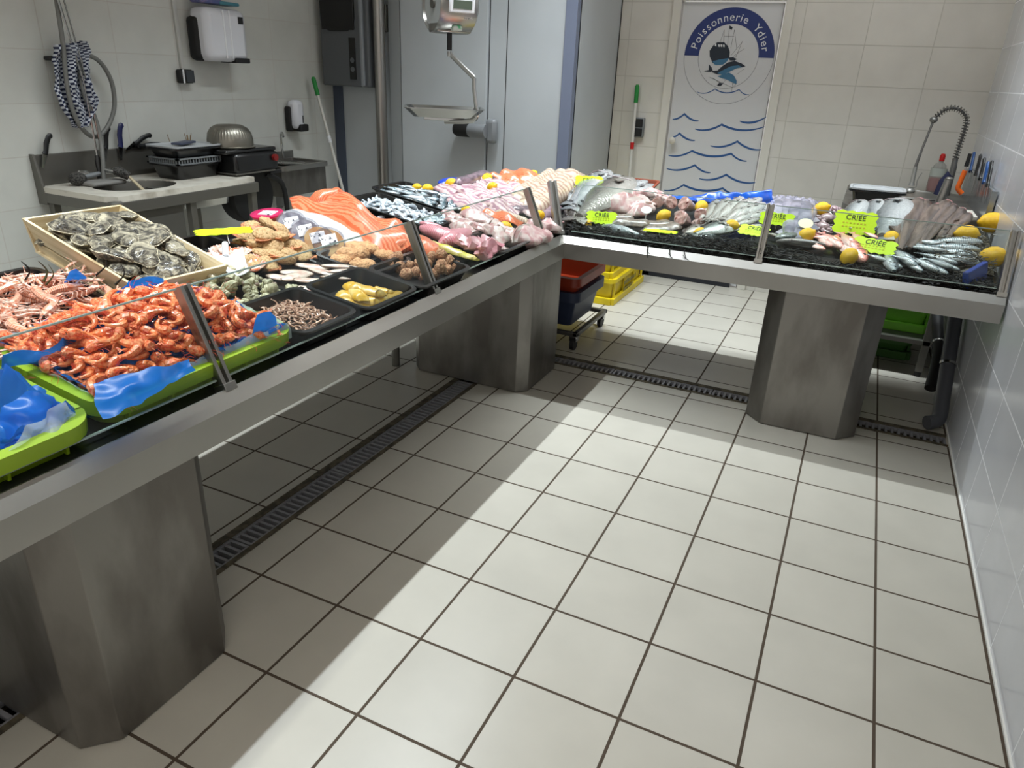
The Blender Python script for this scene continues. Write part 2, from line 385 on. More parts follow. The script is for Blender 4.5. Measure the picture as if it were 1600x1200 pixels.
for ch in txt:
    wd = adv.get(ch, 1); a = ang - span*(acc+wd/2)/tot; acc += wd
    if ch == ' ': continue
    M = Matrix.Translation((CX+.2635*math.cos(a), YP-.002, CZ+.2635*math.sin(a))) @ Matrix.Rotation(PI/2, 4, 'X') @ Matrix.Rotation(a-PI/2, 4, 'Z') @ Matrix.Translation((0, -.008, 0))
    text_mesh(ch, .074, M, PALEV, 'printed_letter', d1)
def dp(px, py): return un(px, py, 1, YP)
def c3(x, y): return dp(900+x*.4375, y*.4375)
def wave(nodes, sag, th, name='printed_wave', m=WAVEB):
    P = [c3(*n) for n in nodes]; pts = []
    for k, (a, bb) in enumerate(zip(P, P[1:])):
        for i in range(10 + (k == len(P)-2)):
            t = i/10; q = a.lerp(bb, t); q = q.copy(); q.z -= sag*(bb-a).length*4*t*(1-t); pts.append(q)
    b = B(); R = []; n = len(pts)
    for i, q in enumerate(pts):
        t = i/(n-1); h = th*(.25+.75*math.sin(PI*min(1, max(0, t*.96+.02)))**.6)
        R.append(b._ring([(q.x, YP-.001, q.z), (q.x, YP-.001, q.z-h), (q.x, YP, q.z-h), (q.x, YP, q.z)]))
    mk(name, b.skin(R), m, d1, smooth=False)
for nd in ([(345, 424), (388, 403), (438, 430)], [(585, 431), (680, 416)], [(425, 459), (521, 441), (673, 451)], [(347, 487), (370, 472), (425, 500)],
           [(480, 519), (577, 501), (663, 533)], [(330, 553), (415, 535), (555, 545), (610, 574)], [(324, 600), (425, 586), (480, 615)],
           [(440, 636), (537, 620), (642, 650)], [(315, 678), (385, 657), (525, 669), (590, 695)], [(318, 728), (400, 716), (520, 726), (640, 722)]):
    wave(nd, .1, .016)
wave([(432, 327), (497, 316), (583, 318), (618, 337)], .14, .008)
# emblem: hull, two fishes, rigging
E0 = lambda x, y: dp(1040+x*.15, y*.15)
def flat(pts, name, m, th=.001): 
    P = [E0(*q) for q in pts]; P = [Vector((q.x, YP-.0006, q.z)) for q in P]
    b = B(); b.poly(P, -th, (0, 1, 0)); return mk(name, b, m, d1, smooth=False)
HULL = mat('dark navy print', (26, 38, 52), .5); TEAL = mat('teal print', (60, 112, 145), .5)
flat([(500, 470), (540, 440), (610, 440), (650, 480), (670, 540), (665, 600), (640, 640), (600, 670), (530, 678), (490, 655), (460, 590), (458, 530)], 'printed_hull', HULL)
flat([(490, 640), (560, 620), (660, 605), (640, 640), (600, 672), (530, 680), (505, 668)], 'printed_water', TEAL, .002)
for q in ((512, 455), (548, 462), (572, 462), (598, 464)): flat([(q[0], q[1]), (q[0]+18, q[1]+2), (q[0]+16, q[1]+28), (q[0]+2, q[1]+24)], 'printed_window', PALEV, .003)
flat([(480, 740), (540, 735), (590, 690), (650, 650), (720, 635), (790, 660), (832, 690), (800, 700), (740, 705), (660, 745), (600, 775), (540, 775), (490, 755)], 'printed_fish', HULL, .002)
flat([(540, 762), (600, 730), (680, 690), (760, 680), (800, 700), (740, 712), (660, 750), (590, 782)], 'printed_fish_side', TEAL, .003)
flat([(400, 742), (450, 728), (452, 670), (478, 700), (492, 735), (470, 750)], 'printed_tail', HULL, .002)
flat([(540, 795), (600, 775), (660, 755), (710, 785), (740, 840), (738, 875), (700, 862), (650, 835), (590, 815)], 'printed_fish', TEAL, .002)
flat([(655, 600), (700, 595), (742, 615), (720, 632), (670, 630)], 'printed_cabin', HULL, .002)
flat([(535, 892), (560, 860), (600, 872), (575, 895)], 'printed_tail', HULL, .002)
def line(a, c_, w_=6):
    A, D = E0(*a), E0(*c_); b = B(); b.tube([(A.x, YP-.001, A.z), (D.x, YP-.001, D.z)], w_*.00012, 4); mk('printed_line', b, INK, d1)
for a, c_ in (((612, 310), (605, 440)), ((668, 265), (645, 470)), ((718, 310), (680, 500)), ((605, 375), (715, 378)), ((805, 430), (680, 580)), ((822, 505), (700, 590)), ((460, 805), (700, 915)), ((700, 900), (735, 880)), ((490, 810), (560, 860)), ((590, 870), (640, 820)), ((800, 430), (730, 600)), ((700, 850), (690, 950)), ((740, 775), (822, 715)), ((612, 310), (570, 440)), ((718, 310), (740, 500))): line(a, c_)
flat([(668, 265), (700, 285), (690, 312), (668, 300)], 'printed_flag', HULL)
# ================================================================== counter
SX = -1.59; SY = .17; ZB = .665; ZC = .742; ZTOP = .772; IX = -1.625; IY = .205; XB = -2.5; YBK = 1.05
ct = thing('display_counter', 'L-shaped brushed stainless steel fishmonger counter on chamfered pedestals', 'counter', (-1.6, -1, 0))
YN0 = -3.4; XE = .298
def section(off):    # profile (outward offset o, z) -> rings for left run, mitre corner and right run
    o, z = off
    return [Vector((SX+o*-1, YN0, z)), Vector((SX-o, SY+o, z)), Vector((XE, SY+o, z))]
prof = [(.03, ZB), (0, ZB), (0, ZC), (IX*-1+SX, ZTOP), (IX*-1+SX+.004, ZTOP), (.045, ZF-.004)]
R = [section(q) for q in prof]
b = B(); rr = [b._ring([R[i][k] for i in range(len(prof))]) for k in range(3)]
b.skin(rr, False, closed=False); mk('front_fascia', b, STEEL, ct, world=True)
mk('fascia_end_cap', B().poly([(XE, SY+o, z) for o, z in prof[1:4]]+[(XE, SY+.05, ZB)], .002, (1, 0, 0)), STEEL, ct, smooth=False, world=True)
# sloping deck: left run + right run, mitred
b = B(); D0 = (XF+.02, YN0); T = .03
def dk(x, y, dzz=0): return Vector((x, y, ZF+SL*max(0, XF-x, y-YF)+dzz))
for t in (0,):
    L1 = [dk(XF+.02, YN0), dk(XF, YF-.02+.02), dk(XB, 1.08), dk(XB, YN0)]
    L1[0].z = ZF; vv = b._ring(L1); b.bm.faces.new(vv)
    lo = b._ring([q-Vector((0, 0, T)) for q in L1]); b.skin([vv, lo], False)
    b.bm.faces.new(lo[::-1])
R1 = [dk(XF, YF), dk(XE, YF), dk(XE, YBK), dk(XB, 1.08)]; R1[2].z = ZF+SL*(YBK-YF); R1[3].z = ZF+SL*(XF-XB)
vv = b._ring(R1); lo = b._ring([q-Vector((0, 0, T)) for q in R1]); b.skin([vv, lo], False)
for r_ in (vv, lo[::-1]):
    b.bm.faces.new((r_[0], r_[1], r_[2])); b.bm.faces.new((r_[0], r_[2], r_[3]))
mk('sloping_deck', b, mat('wet dark steel', (58, 60, 60), .25, .7), ct, smooth=False, world=True)
def pedestal(cx, cy, w, l, ch, nm='pedestal', h=.7):
    pts = [(-w/2+ch, -l/2), (w/2-ch, -l/2), (w/2, -l/2+ch), (w/2, l/2-ch), (w/2-ch, l/2), (-w/2+ch, l/2), (-w/2, l/2-ch), (-w/2, -l/2+ch)]
    b = B(); b.poly([(cx+x, cy+y, .004) for x, y in pts], h); mk(nm, b, STEEL2, ct, smooth=False, bevel=.003, world=True)
pedestal(-1.99, -2.26, .68, .45, .065)
b = B()
# left near pedestal and far pedestal faces measured from the floor contacts
pedestal(-1.99, .13, .68, .46, .05)
pedestal(-.35, .46, .50, .55, .08)
for x, y in ((-2.43, -.10), (-2.43, -2.9)):
    mk('support_leg', B().cyl((x, y, .0), (x, y, .86), .022), DARKST, ct, world=True)
# glass posts
def post(P, Q, along, wd=.034):
    P, Q = Vector(P), Vector(Q); a = Vector(along); b = B()
    n = (Q-P).normalized(); o = a.cross(n).normalized()
    M = Matrix((a, o, n)).transposed()
    for s_ in (-1, 1): b.box((P+Q)/2+a*s_*wd*.31, (wd*.3, .03, (Q-P).length), M)
    b.box((P+Q)/2-o*.006, (wd*.5, .012, (Q-P).length), M)
    b.box(P, (wd*1.1, .04, .02), M)
    mk('glass_post', b, STEEL, ct, smooth=False, bevel=.0015, world=True)
GB = .78; GTZ = 1.012
gx = lambda z: -1.645-(z-GB)*.43
gy = lambda z: .225+(z-GB)*.43
PL = [-2.94, -1.985, -.995, .02]; PR = [-.665, .283]
for y in PL: post((gx(.77), y, .77), (gx(GTZ), y, GTZ), (0, 1, 0))
post((XF-.003, .222, .775), (gx(GTZ)+.005, gy(GTZ)-.005, GTZ), (.707, .707, 0), .045)
for x in PR: post((x, gy(.77), .77), (x, gy(GTZ), GTZ), (1, 0, 0))
def pane(a, b2, left, lab):
    z0, z1 = .795, 1.012; b = B(); t = .005
    def q(s_, z, o):
        return (gx(z)+o, s_, z) if left else (s_, gy(z)-o, z)
    for mi, zz0, zz1 in ((0, z0, z1-.003), (1, z1-.003, z1), (1, z0-.003, z0)):
        r0 = b._ring([q(a, zz0, 0), q(a, zz0, t), q(a, zz1, t), q(a, zz1, 0)]); r1 = b._ring([q(b2, zz0, 0), q(b2, zz0, t), q(b2, zz1, t), q(b2, zz1, 0)])
        b.skin([r0, r1], True, mi)
    tag(mk('glass_guard', b, [GLASS, GEDGE], smooth=False), lab, 'glass guard', 'leaning glass guards on the counter front')
ys = [-3.38]+PL
pane(-3.38, PL[0]-.02, 1, 'glass guard past the nearest steel post of the left counter')
pane(PL[0]+.02, PL[1]-.02, 1, 'clear glass guard in front of the near green crates and cooked prawns')
pane(PL[1]+.02, PL[2]-.02, 1, 'clear glass guard in front of the trays of whelks, shrimp and smoked haddock')
pane(PL[2]+.02, PL[3]-.02, 1, 'clear glass guard in front of the pink monkfish tray near the inner corner')
pane(-1.58, PR[0]-.02, 0, 'clear glass guard of the right counter from the inner corner to the middle post')
pane(PR[0]+.02, PR[1]-.02, 0, 'clear glass guard of the right counter ending at the white wall')
# drains
def drain(lab, x0, x1, y0, y1, n, along):
    t = thing('floor_drain', lab, 'drain', ((x0+x1)/2, (y0+y1)/2, -.03), group=None)
    m = mat('grey grating', (138, 138, 142), .5, .1); fr = mat('grimy channel edge', (92, 84, 66), .8, c2=(60, 54, 42), scale=30)
    b = B(); e = .028
    if along == 'y':
        b.lim(x0, x0+e, y0, y1, -.045, .003); b.lim(x1-e*.7, x1, y0, y1, -.045, .003)
    else:
        b.lim(x0, x1, y0, y0+e*.7, -.045, .003); b.lim(x0, x1, y1-e, y1, -.045, .003)
    mk('channel_edge', b, fr, t, smooth=False, world=True)
    b = B().lim(x0, x1, y0, y1, -.09, -.06); mk('channel_bed', b, mat('dark wet channel', (14, 13, 12), .3), t, smooth=False, world=True)
    if along == 'y': gx0, gx1 = x0+e, x1-e*.7; L = y1-y0
    else: gx0, gx1 = y0+e*.7, y1-e; L = x1-x0
    nseg = max(1, round(L/.5))
    for k in range(nseg):
        b = B(); s0 = k*L/nseg+.003; s1 = (k+1)*L/nseg-.003; st = (x0 if along == 'x' else y0)
        def P(a0, a1, c0, c1, z0, z1):
            if along == 'y': b.lim(c0, c1, st+a0, st+a1, z0, z1)
            else: b.lim(st+a0, st+a1, c0, c1, z0, z1)
        P(s0, s1, gx0, gx0+.012, -.02, -.002); P(s0, s1, gx1-.012, gx1, -.02, -.002)
        ns = max(4, int((s1-s0)/.028)); 
        for i in range(ns+1):
            c0 = s0+(s1-s0-.011)*i/ns; P(c0, c0+.011, gx0+.01, gx1-.01, -.02, -.002)
        mk('grating', b, m, t, smooth=False, world=True)
drain('long slotted floor drain running under the left counter', GX0, GX1, -3.3, -.1, 0, 'y')
drain('slotted floor drain crossing under the right counter', -1.90, XR-.01, GY0, GY1, 0, 'x')
# ================================================================== left wall work corner
WX0, WX1, WY0, WY1, WZ = XL, -3.62, -.76, .22, .865
t = thing('sink_table', 'steel sink table with white worktop and raised back against the left tiled wall', 'table', (WX0+.3, -.25, 0))
STONE = mat('stained white worktop', (205, 200, 188), .4, c2=(160, 152, 138), scale=9, ramp=(.5, .75))
b = B(); bx, by, br = -3.88, -.42, .17
outer = [(WX0+.02, WY0), (WX1, WY0), (WX1, WY1), (WX0+.02, WY1)]
n = 36; circ = [(bx+br*1.05*math.cos(2*PI*k/n), by+br*1.3*math.sin(2*PI*k/n)) for k in range(n)]
def sq(k):
    a = 2*PI*k/n; dx, dy = math.cos(a), math.sin(a); x0, x1, y0, y1 = WX0+.02, WX1, WY0, WY1
    tt = min(((x1-bx)/dx if dx > 0 else (x0-bx)/dx) if abs(dx) > 1e-6 else 9, ((y1-by)/dy if dy > 0 else (y0-by)/dy) if abs(dy) > 1e-6 else 9)
    return (bx+dx*tt, by+dy*tt)
ring = [sq(k) for k in range(n)]
for z in (WZ, ):
    o_ = b._ring([(x, y, z) for x, y in ring]); i_ = b._ring([(x, y, z) for x, y in circ]); ol = b._ring([(x, y, z-.03) for x, y in ring]); il = b._ring([(x, y, z-.03) for x, y in circ])
    b.skin([ol, o_, i_, il, ol], False)
mk('worktop', b, STONE, t, smooth=False, world=True)
b = B(); prof2 = [(1, 0), (.98, -.02), (.9, -.14), (.5, -.17), (.01, -.175)]
b.lathe([(br*p_, WZ-.005+q_) for p_, q_ in prof2], (bx, by, 0), 30, sx=1.05, sy=1.3); mk('sink_bowl', b, DARKST, t, world=True)
b = B(); b.lim(WX0+.02, WX1-.0, WY0-.002, WY0+.02, WZ-.08, WZ-.028); b.lim(WX1-.02, WX1+.004, WY0, WY1, WZ-.085, WZ-.028); b.lim(WX0+.02, WX1, WY1-.02, WY1+.003, WZ-.085, WZ-.028)
mk('apron', b, DARKST, t, smooth=False, bevel=.003, world=True)
b = B().lim(WX1-.03, WX1+.012, WY0-.02, WY0+.05, WZ-.09, WZ-.02); mk('corner_bracket', b, DARKST, t, smooth=False, bevel=.01, world=True)
b = B(); b.lim(WX0+.002, WX0+.022, WY0, WY1+.1, WZ-.06, 1.02); b.poly([(WX0+.002, WY0-.004, WZ-.09), (WX0+.07, WY0-.004, WZ-.09), (WX0+.06, WY0-.004, WZ), (WX0+.03, WY0-.004, 1.025), (WX0+.002, WY0-.004, 1.025)], .014, (0, 1, 0))
mk('splashback', b, DARKST, t, smooth=False, bevel=.002, world=True)
for x, y in ((WX1-.03, WY0+.04), (WX1-.03, WY1-.03), (WX0+.06, WY0+.04), (WX0+.06, WY1-.03), (WX1-.03, -.27)):
    mk('leg', B().lim(x-.02, x+.02, y-.02, y+.02, 0, WZ-.06), DARKST, t, smooth=False, bevel=.003, world=True)
mk('front_panel', B().lim(WX1-.035, WX1-.02, -.70, -.33, .42, WZ-.08), mat('dull dark panel', (92, 90, 85), .5, .5), t, smooth=False, bevel=.01, world=True)
t = thing('steel_basin', 'shallow steel basin hung under the right end of the sink table', 'basin', (-3.8, -.1, .73))
b = B().basin(.3, .36, .095, rim=.012, r=.05, taper=.015, c=(0, 0, 0)); mk('basin_body', b, SMOOTH, t)
mk('basin_rail', B().lim(-.16, .16, -.2, .2, .094, .1), DARKST, t, smooth=False)
def knife(name, lab, P, Q, m, grp=None, r=.013, blade=.07, cat='knife'):
    """handle from P (blade end) to Q (pommel)"""
    P, Q = Vector(P), Vector(Q); n = (Q-P).normalized(); t = thing(name, lab, cat, P, grp)
    side = Vector((1, 0, 0)); up = n.cross(side).normalized()
    pts = [P+(Q-P)*k+up*f for k, f in ((0, 0), (.15, .003), (.5, -.002), (.8, .002), (.93, .01), (1, .014))]
    mk('handle', B().tube(pts, [r*1.2, r*.95, r*1.05, r, r*1.1, r*.5], 10, flat=.6, up=side), m, t, world=True)
    b = B(); b.poly([P+up*r, P-up*r, P-n*blade-up*r*.3, P-n*blade+up*r*.6], .0018, side); mk('blade', b, SMOOTH, t, smooth=False, world=True)
KB = mat('black knife handle', (16, 16, 18), .45); KN = mat('dark blue knife handle', (24, 30, 78), .4); KB2 = mat('blue knife handle', (22, 70, 130), .4)
kx = XL+.035
U = lambda px, py, x=kx: un(px, py, 0, x)
knife('knife', 'black knife handle standing at the far left end of the splashback', U(70, 241), U(76, 208), KB)
knife('knife', 'black knife handle standing left of the dark blue handle', U(165, 232), U(167, 197), KB)
knife('knife', 'dark blue knife handle standing upright on the splashback', U(188, 230), U(187, 192), KN, r=.015)
knife('knife', 'black knife leaning sideways on the splashback ledge', U(210, 225), U(235, 208), KB)
knife('sharpening_steel', 'black handled tool lying flat on the splashback ledge by the black bins', U(216, 228), U(256, 224), KB, blade=.04, cat='tool')
# jar with skewers
P = U(296, 228, XL+.06)
t = thing('glass_jar', 'small glass jar with wooden picks on the splashback ledge', 'jar', (P.x, P.y, P.z-.02))
mk('jar_body', B().lathe([(.001, 0), (.028, 0), (.03, .05), (.029, .055)], seg=20), FILM, t)
for k in range(5):
    a = k*1.3; mk('wooden_pick', B().tube([(0, 0, .003), (.02*math.cos(a), .022*math.sin(a), .085+.01*(k % 2))], .0022, 6), mat('wood pick', (150, 125, 95), .7), t)
P = U(268, 226, XL+.06); t = thing('wooden_skewer', 'thin wooden skewer leaning behind the black bins', 'skewer', P)
mk('stick', B().tube([(0, 0, -.02), (0, -.02, .06)], .002, 6), MATS['wood pick'], t)
# hose
b = B(); hp = [U(72, -30), U(78, 20), U(84, 70), U(88, 120), U(97, 165), U(112, 195), U(132, 212), U(150, 208), U(165, 188), U(172, 162), U(168, 130), U(155, 105), U(138, 90), U(120, 88), U(112, 110), U(118, 150), U(133, 180), U(140, 215), U(138, 245), U(135, 280)]
hp = [Vector((XL+.09+.02*math.sin(i*.5), q.y, q.z)) for i, q in enumerate(hp)]
hp[-1].z = WZ-.02; hp[-1].x = XL+.17; hp[-2].x = XL+.15; hp[-3].x = XL+.12
def smooth_path(P, n=4):
    out = []
    for i in range(len(P)-1):
        p0, p1, p2, p3 = P[max(i-1, 0)], P[i], P[i+1], P[min(i+2, len(P)-1)]
        for k in range(n):
            t_ = k/n; out.append(.5*((2*p1)+(p2-p0)*t_+(2*p0-5*p1+4*p2-p3)*t_*t_+(3*p1-p0-3*p2+p3)*t_**3))
    return out+[P[-1]]
tag(mk('water_hose', b.tube(smooth_path(hp), .0115, 10), mat('grey rubber hose', (112, 112, 108), .5)), 'grey rubber hose looped on the wall above the left sink', 'hose')
# tap riser + spray
t = thing('spray_tap', 'chrome tap rising from the left sink behind the checked cloth', 'tap', (XL+.12, -.47, WZ))
b = B(); b.tube([(0, 0, 0), (0, -.0, .5), (0, -.06, .92)], .006, 8); b.tube([(.0, .03, .06), (0, .02, .5), (0, -.03, .92)], .004, 8); mk('riser_pipe', b, SMOOTH, t)
b = B(); b.lathe([(.02, 0), (.022, .02), (.015, .06), (.018, .11), (.01, .14)], seg=16); mk('riser_base', b, mat('dark chrome', (70, 70, 70), .3, .8), t)
for s_ in (-1, 1):
    b = B(); M = Matrix.Rotation(PI/2, 3, 'X'); b.lathe([(.008, 0), (.012, .05), (.022, .06), (.024, .1), (.012, .115)], (0, .02*s_+(.0 if s_ > 0 else 0), .05), 14, M=Matrix.Rotation(-s_*PI/2, 3, 'X')); mk('tap_handle', b, SMOOTH, t)
b = B(); b.tube([(0, .02, .05), (.05, .0, .07), (.12, .02, .06)], .012, 10); mk('tap_body', b, SMOOTH, t)
# checked cloth
cm = bpy.data.materials.new('checked cloth'); cm.use_nodes = True; nt = cm.node_tree; ck = nt.nodes.new('ShaderNodeTexChecker'); ck.inputs['Scale'].default_value = 1
ck.inputs['Color1'].default_value = lin((28, 36, 66)); ck.inputs['Color2'].default_value = lin((196, 200, 208))
uvn = nt.nodes.new('ShaderNodeAttribute'); uvn.attribute_name = 'UVMap'
nt.links.new(uvn.outputs['Vector'], ck.inputs['Vector']); nt.links.new(ck.outputs[0], nt.nodes['Principled BSDF'].inputs['Base Color']); nt.nodes['Principled BSDF'].inputs['Roughness'].default_value = .9
b = B(); bm = b.bm; uvl = bm.loops.layers.uv.new('UVMap')
L_, R_ = [(83, 70), (79, 95), (80, 115), (83, 140), (92, 165), (108, 190), (118, 200)], [(132, 64), (143, 76), (141, 92), (143, 112), (150, 140), (155, 160), (131, 196)]
NU, NV = 46, 24; V = {}
for i in range(NU+1):
    s_ = i/NU*(len(L_)-1); k = min(int(s_), len(L_)-2); f = s_-k
    l = (L_[k][0]*(1-f)+L_[k+1][0]*f, L_[k][1]*(1-f)+L_[k+1][1]*f); r = (R_[k][0]*(1-f)+R_[k+1][0]*f, R_[k][1]*(1-f)+R_[k+1][1]*f)
    for j in range(NV+1):
        g = j/NV; q = un(l[0]*(1-g)+r[0]*g, l[1]*(1-g)+r[1]*g, 0, XL+.08)
        fold = .028*math.sin(g*17+i*.06)+.014*math.sin(g*31+i*.16)+.02*noise.noise(Vector((i*.2, j*.35, 0)))
        q.x = XL+.075+fold+.03*math.sin(PI*g); V[i, j] = bm.verts.new(q)
for i in range(NU):
    for j in range(NV):
        f = bm.faces.new((V[i, j], V[i+1, j], V[i+1, j+1], V[i, j+1]))
        for lp, (a, c_) in zip(f.loops, ((i, j), (i+1, j), (i+1, j+1), (i, j+1))): lp[uvl].uv = (a*.9, c_*.95)
cl = mk('checked_cloth', b, cm); tag(cl, 'blue and white checked cloth draped on the hose hook', 'cloth')
md = cl.modifiers.new('s', 'SOLIDIFY'); md.thickness = .003
P = U(77, 91); t = thing('wall_hook', 'black hook on the left wall beside the checked cloth', 'hook', (XL, P.y, P.z)); mk('hook_bar', B().box((.03, .02, 0), (.06, .06, .022)), MBLACK, t, bevel=.008)
# brush, scourer, wooden scoop
P = Vector((XL+.14, -.62, WZ)); t = thing('scrubbing_brush', 'round grey scouring brush at the left end of the worktop', 'brush', P)
mk('bristles', B().ell((0, 0, .035), (.045, .045, .035), 16, 10), mat('steel wool', (90, 88, 84), .8, .3, c2=(40, 38, 36), scale=120, bump=.8), t); mk('grip', B().tube([(0, .03, .04), (0, .13, .05)], .012, 8), GREYP, t)
t = thing('grey_cloth', 'folded grey wet cloth beside the scouring brush', 'cloth', (XL+.2, -.52, WZ)); mk('folded_layer', B().box((0, 0, .012), (.12, .2, .024)), mat('wet grey cloth', (128, 126, 122), .8, bump=.5, scale=30), t, bevel=.01)
t = thing('wooden_spatula', 'pale wooden handled brush standing in the left sink', 'brush', (bx+.02, by+.0, WZ-.1))
mk('wooden_handle', B().tube([(.02, .06, .02), (-.06, .0, .14)], [.02, .013], 10, flat=.5), mat('pale wood handle', (190, 175, 145), .6), t)
mk('bristle_head', B().tube([(-.06, 0, .14), (-.09, -.03, .165), (-.11, -.05, .17)], [.022, .028, .02], 12), MATS['steel wool'], t)
# stacked black bins
def bin_(lab, c, w_, l_, h, insert=None, rz=0, grp=None, lid=None):
    M = Matrix.Translation(c) @ Matrix.Rotation(rz, 4, 'Z'); t = thing('food_bin', lab, 'bin', M, grp)
    mk('bin_body', B().basin(w_, l_, h, rim=.02, r=.035, taper=.02), BLACK, t)
    if insert == 'vent':
        b = B()
        for s_ in (-1, 1):
            for k in range(16): b.lim((-w_/2+.02)*s_-.004, (-w_/2+.02)*s_+.004, -l_/2+.03+k*(l_-.06)/15-.003, -l_/2+.03+k*(l_-.06)/15+.003, h, h+.03)
            for k in range(14): b.lim(-w_/2+.03+k*(w_-.06)/13-.003, -w_/2+.03+k*(w_-.06)/13+.003, (-l_/2+.02)*s_-.004, (-l_/2+.02)*s_+.004, h, h+.03)
        for z in (h-.002, h+.028):
            b.lim(-w_/2+.012, -w_/2+.03, -l_/2+.012, l_/2-.012, z, z+.007); b.lim(w_/2-.03, w_/2-.012, -l_/2+.012, l_/2-.012, z, z+.007)
            b.lim(-w_/2+.012, w_/2-.012, -l_/2+.012, -l_/2+.03, z, z+.007); b.lim(-w_/2+.012, w_/2-.012, l_/2-.03, l_/2-.012, z, z+.007)
        mk('vented_rim', b, GREYP, t, smooth=False)
    if insert == 'lid': mk('lid', B().basin(w_-.01, l_-.01, .014, rim=.01, r=.03, taper=.004, c=(0, 0, h-.002)), mat('pale grey lid', (165, 168, 170), .35), t)
    return t
P = Vector((-3.93, -.02, WZ))
bin_('black bin with a grey vented rim on the left worktop, bottom of its stack', P, .27, .36, .085, 'vent')
bin_('black bin with a pale grey lid, topmost of the stack on the left worktop', P+Vector((0, 0, .112)), .27, .36, .06, 'lid')
t = thing('utensil', 'dark utensils lying on the pale grey bin lid', 'utensil', P+Vector((0, 0, .184))); mk('utensil_body', B().box((0, 0, .006), (.07, .17, .012), Matrix.Rotation(.4, 3, 'Z')), mat('dark blue grey', (60, 66, 84), .5), t, bevel=.004)
# black grill box + colander
t = thing('grill_appliance', 'black electric appliance with red knob at the right end of the worktop', 'appliance', (-3.9, .30, WZ+.01))
mk('appliance_body', B().box((0, .02, .06), (.4, .36, .12)), BLACK, t, bevel=.02); mk('top_tray', B().box((-.03, .0, .13), (.42, .42, .025)), BLACK, t, bevel=.01)
mk('knob', B().tube([(.2, .16, .08), (.22, .16, .08)], .02, 18), mat('dull red knob', (120, 18, 16), .5), t)
mk('steel_strip', B().lim(-.2, .205, -.17, .16, .0, .008), DARKST, t)
mk('side_shelf', B().lim(-.2, .2, .12, .22, -.02, .0), MBLACK, t, bevel=.003)
M = Matrix.Translation((-3.86, .27, WZ+.155)); t = thing('colander', 'upturned steel colander on the black appliance', 'colander', M)
pr = [(.142, 0), (.146, .004), (.134, .01), (.132, .04), (.124, .08), (.104, .11), (.075, .127), (.001, .132)]
b = B(); R = []
for r_, z_ in pr: R.append(b._ring([((r_+(.003 if .02 < z_ < .12 and k % 2 else 0))*math.cos(2*PI*k/96), (r_+(.003 if .02 < z_ < .12 and k % 2 else 0))*math.sin(2*PI*k/96), z_) for k in range(96)]))
mk('bowl', b.skin(R, False), mat('ribbed steel', (140, 136, 126), .38, .9), t)
t = thing('hose_reel', 'black hose reel hanging beyond the right end of the sink table', 'hose reel', (-3.86, .36, .72))
b = B(); b.lathe([(.02, -.06), (.17, -.06), (.175, -.04), (.15, -.03), (.15, .03), (.175, .04), (.17, .06), (.02, .06)], (0, 0, 0), 32, M=Matrix.Rotation(PI/2, 3, 'Y'), cap=True); mk('reel_drum', b, MBLACK, t)
mk('reel_hose', B().tube(smooth_path([Vector(q) for q in ((.06, .12, .12), (.08, .24, .05), (.07, .28, -.15), (.05, .3, -.4), (0, .28, -.68))]), .016, 10), MBLACK, t)
mk('reel_bracket', B().lim(-.33, .0, -.03, .03, -.02, .02), MBLACK, t, bevel=.003)
# hand basin
t = thing('hand_basin', 'wall-hung steel hand basin below the soap dispenser', 'basin', (XL, .98, .62))
b = B(); b.box((.165, -.1+.05, .13), (.33, .46, .19)); mk('front_apron', b, STEEL2, t, smooth=False, bevel=.004)
b = B().basin(.36, .5, .03, rim=.03, r=.02, taper=.0, c=(.18, -.05, .21), lip=.03); mk('basin_top', b, STEEL, t)
b = B().lathe([(.11, .006), (.1, .0), (.01, -.002)], (.2, -.05, .231), 24); mk('bowl', b, SMOOTH, t)
mk('splash_ledge', B().lim(.0, .02, -.3, .2, .2, .29), STEEL, t, smooth=False, bevel=.002)
b = B().tube(smooth_path([Vector(q) for q in ((.05, .06, .24), (.05, .05, .33), (.06, .04, .41), (.09, .02, .425), (.11, .01, .40))]), .008, 10); mk('tap', b, SMOOTH, t)
mk('drain_pipe', B().cyl((.15, -.12, .03), (.15, -.12, -.06), .03), mat('grey drain plastic', (128, 130, 130), .5), t); mk('drain_pipe', B().tube([(.15, -.12, -.06), (.1, -.12, -.12), (.005, -.12, -.12)], .02), MATS['grey drain plastic'], t)
# paper towel dispenser
t = thing('paper_towel_dispenser', 'large white paper towel dispenser with black side on the left wall', 'dispenser', (XL, .52, 1.5))
b = B(); b.box((.09, 0, .145), (.15, .33, .30)); mk('cover', b, mat('white gloss cover', (215, 216, 222), .25), t, bevel=.04)
b = B(); b.box((.05, -.02, .12), (.1, .32, .25)); mk('side_window', b, MBLACK, t, bevel=.03)
mk('paper_slot', B().box((.10, .1, .005), (.14, .12, .03)), MBLACK, t, bevel=.006); mk('badge', B().box((.167, .11, .235), (.003, .04, .04)), MBLACK, t, bevel=.0)
mk('cover_ridge', B().box((.166, -.03, .15), (.006, .012, .27)), WHITEP, t, bevel=.003); mk('cover_ridge', B().box((.166, .02, .15), (.006, .012, .27)), WHITEP, t, bevel=.003)
t = thing('small_packet', 'teal and pink packet lying on top of the paper towel dispenser', 'packet', (XL+.09, .5, 1.812)); mk('packet_body', B().box((0, -.06, .02), (.1, .16, .035)), mat('pink grey film', (120, 110, 150), .4, c2=(80, 90, 140), scale=30), t, bevel=.01); mk('packet_end', B().box((0, .08, .012), (.11, .16, .02)), mat('teal plastic', (70, 130, 145), .4), t, bevel=.008)
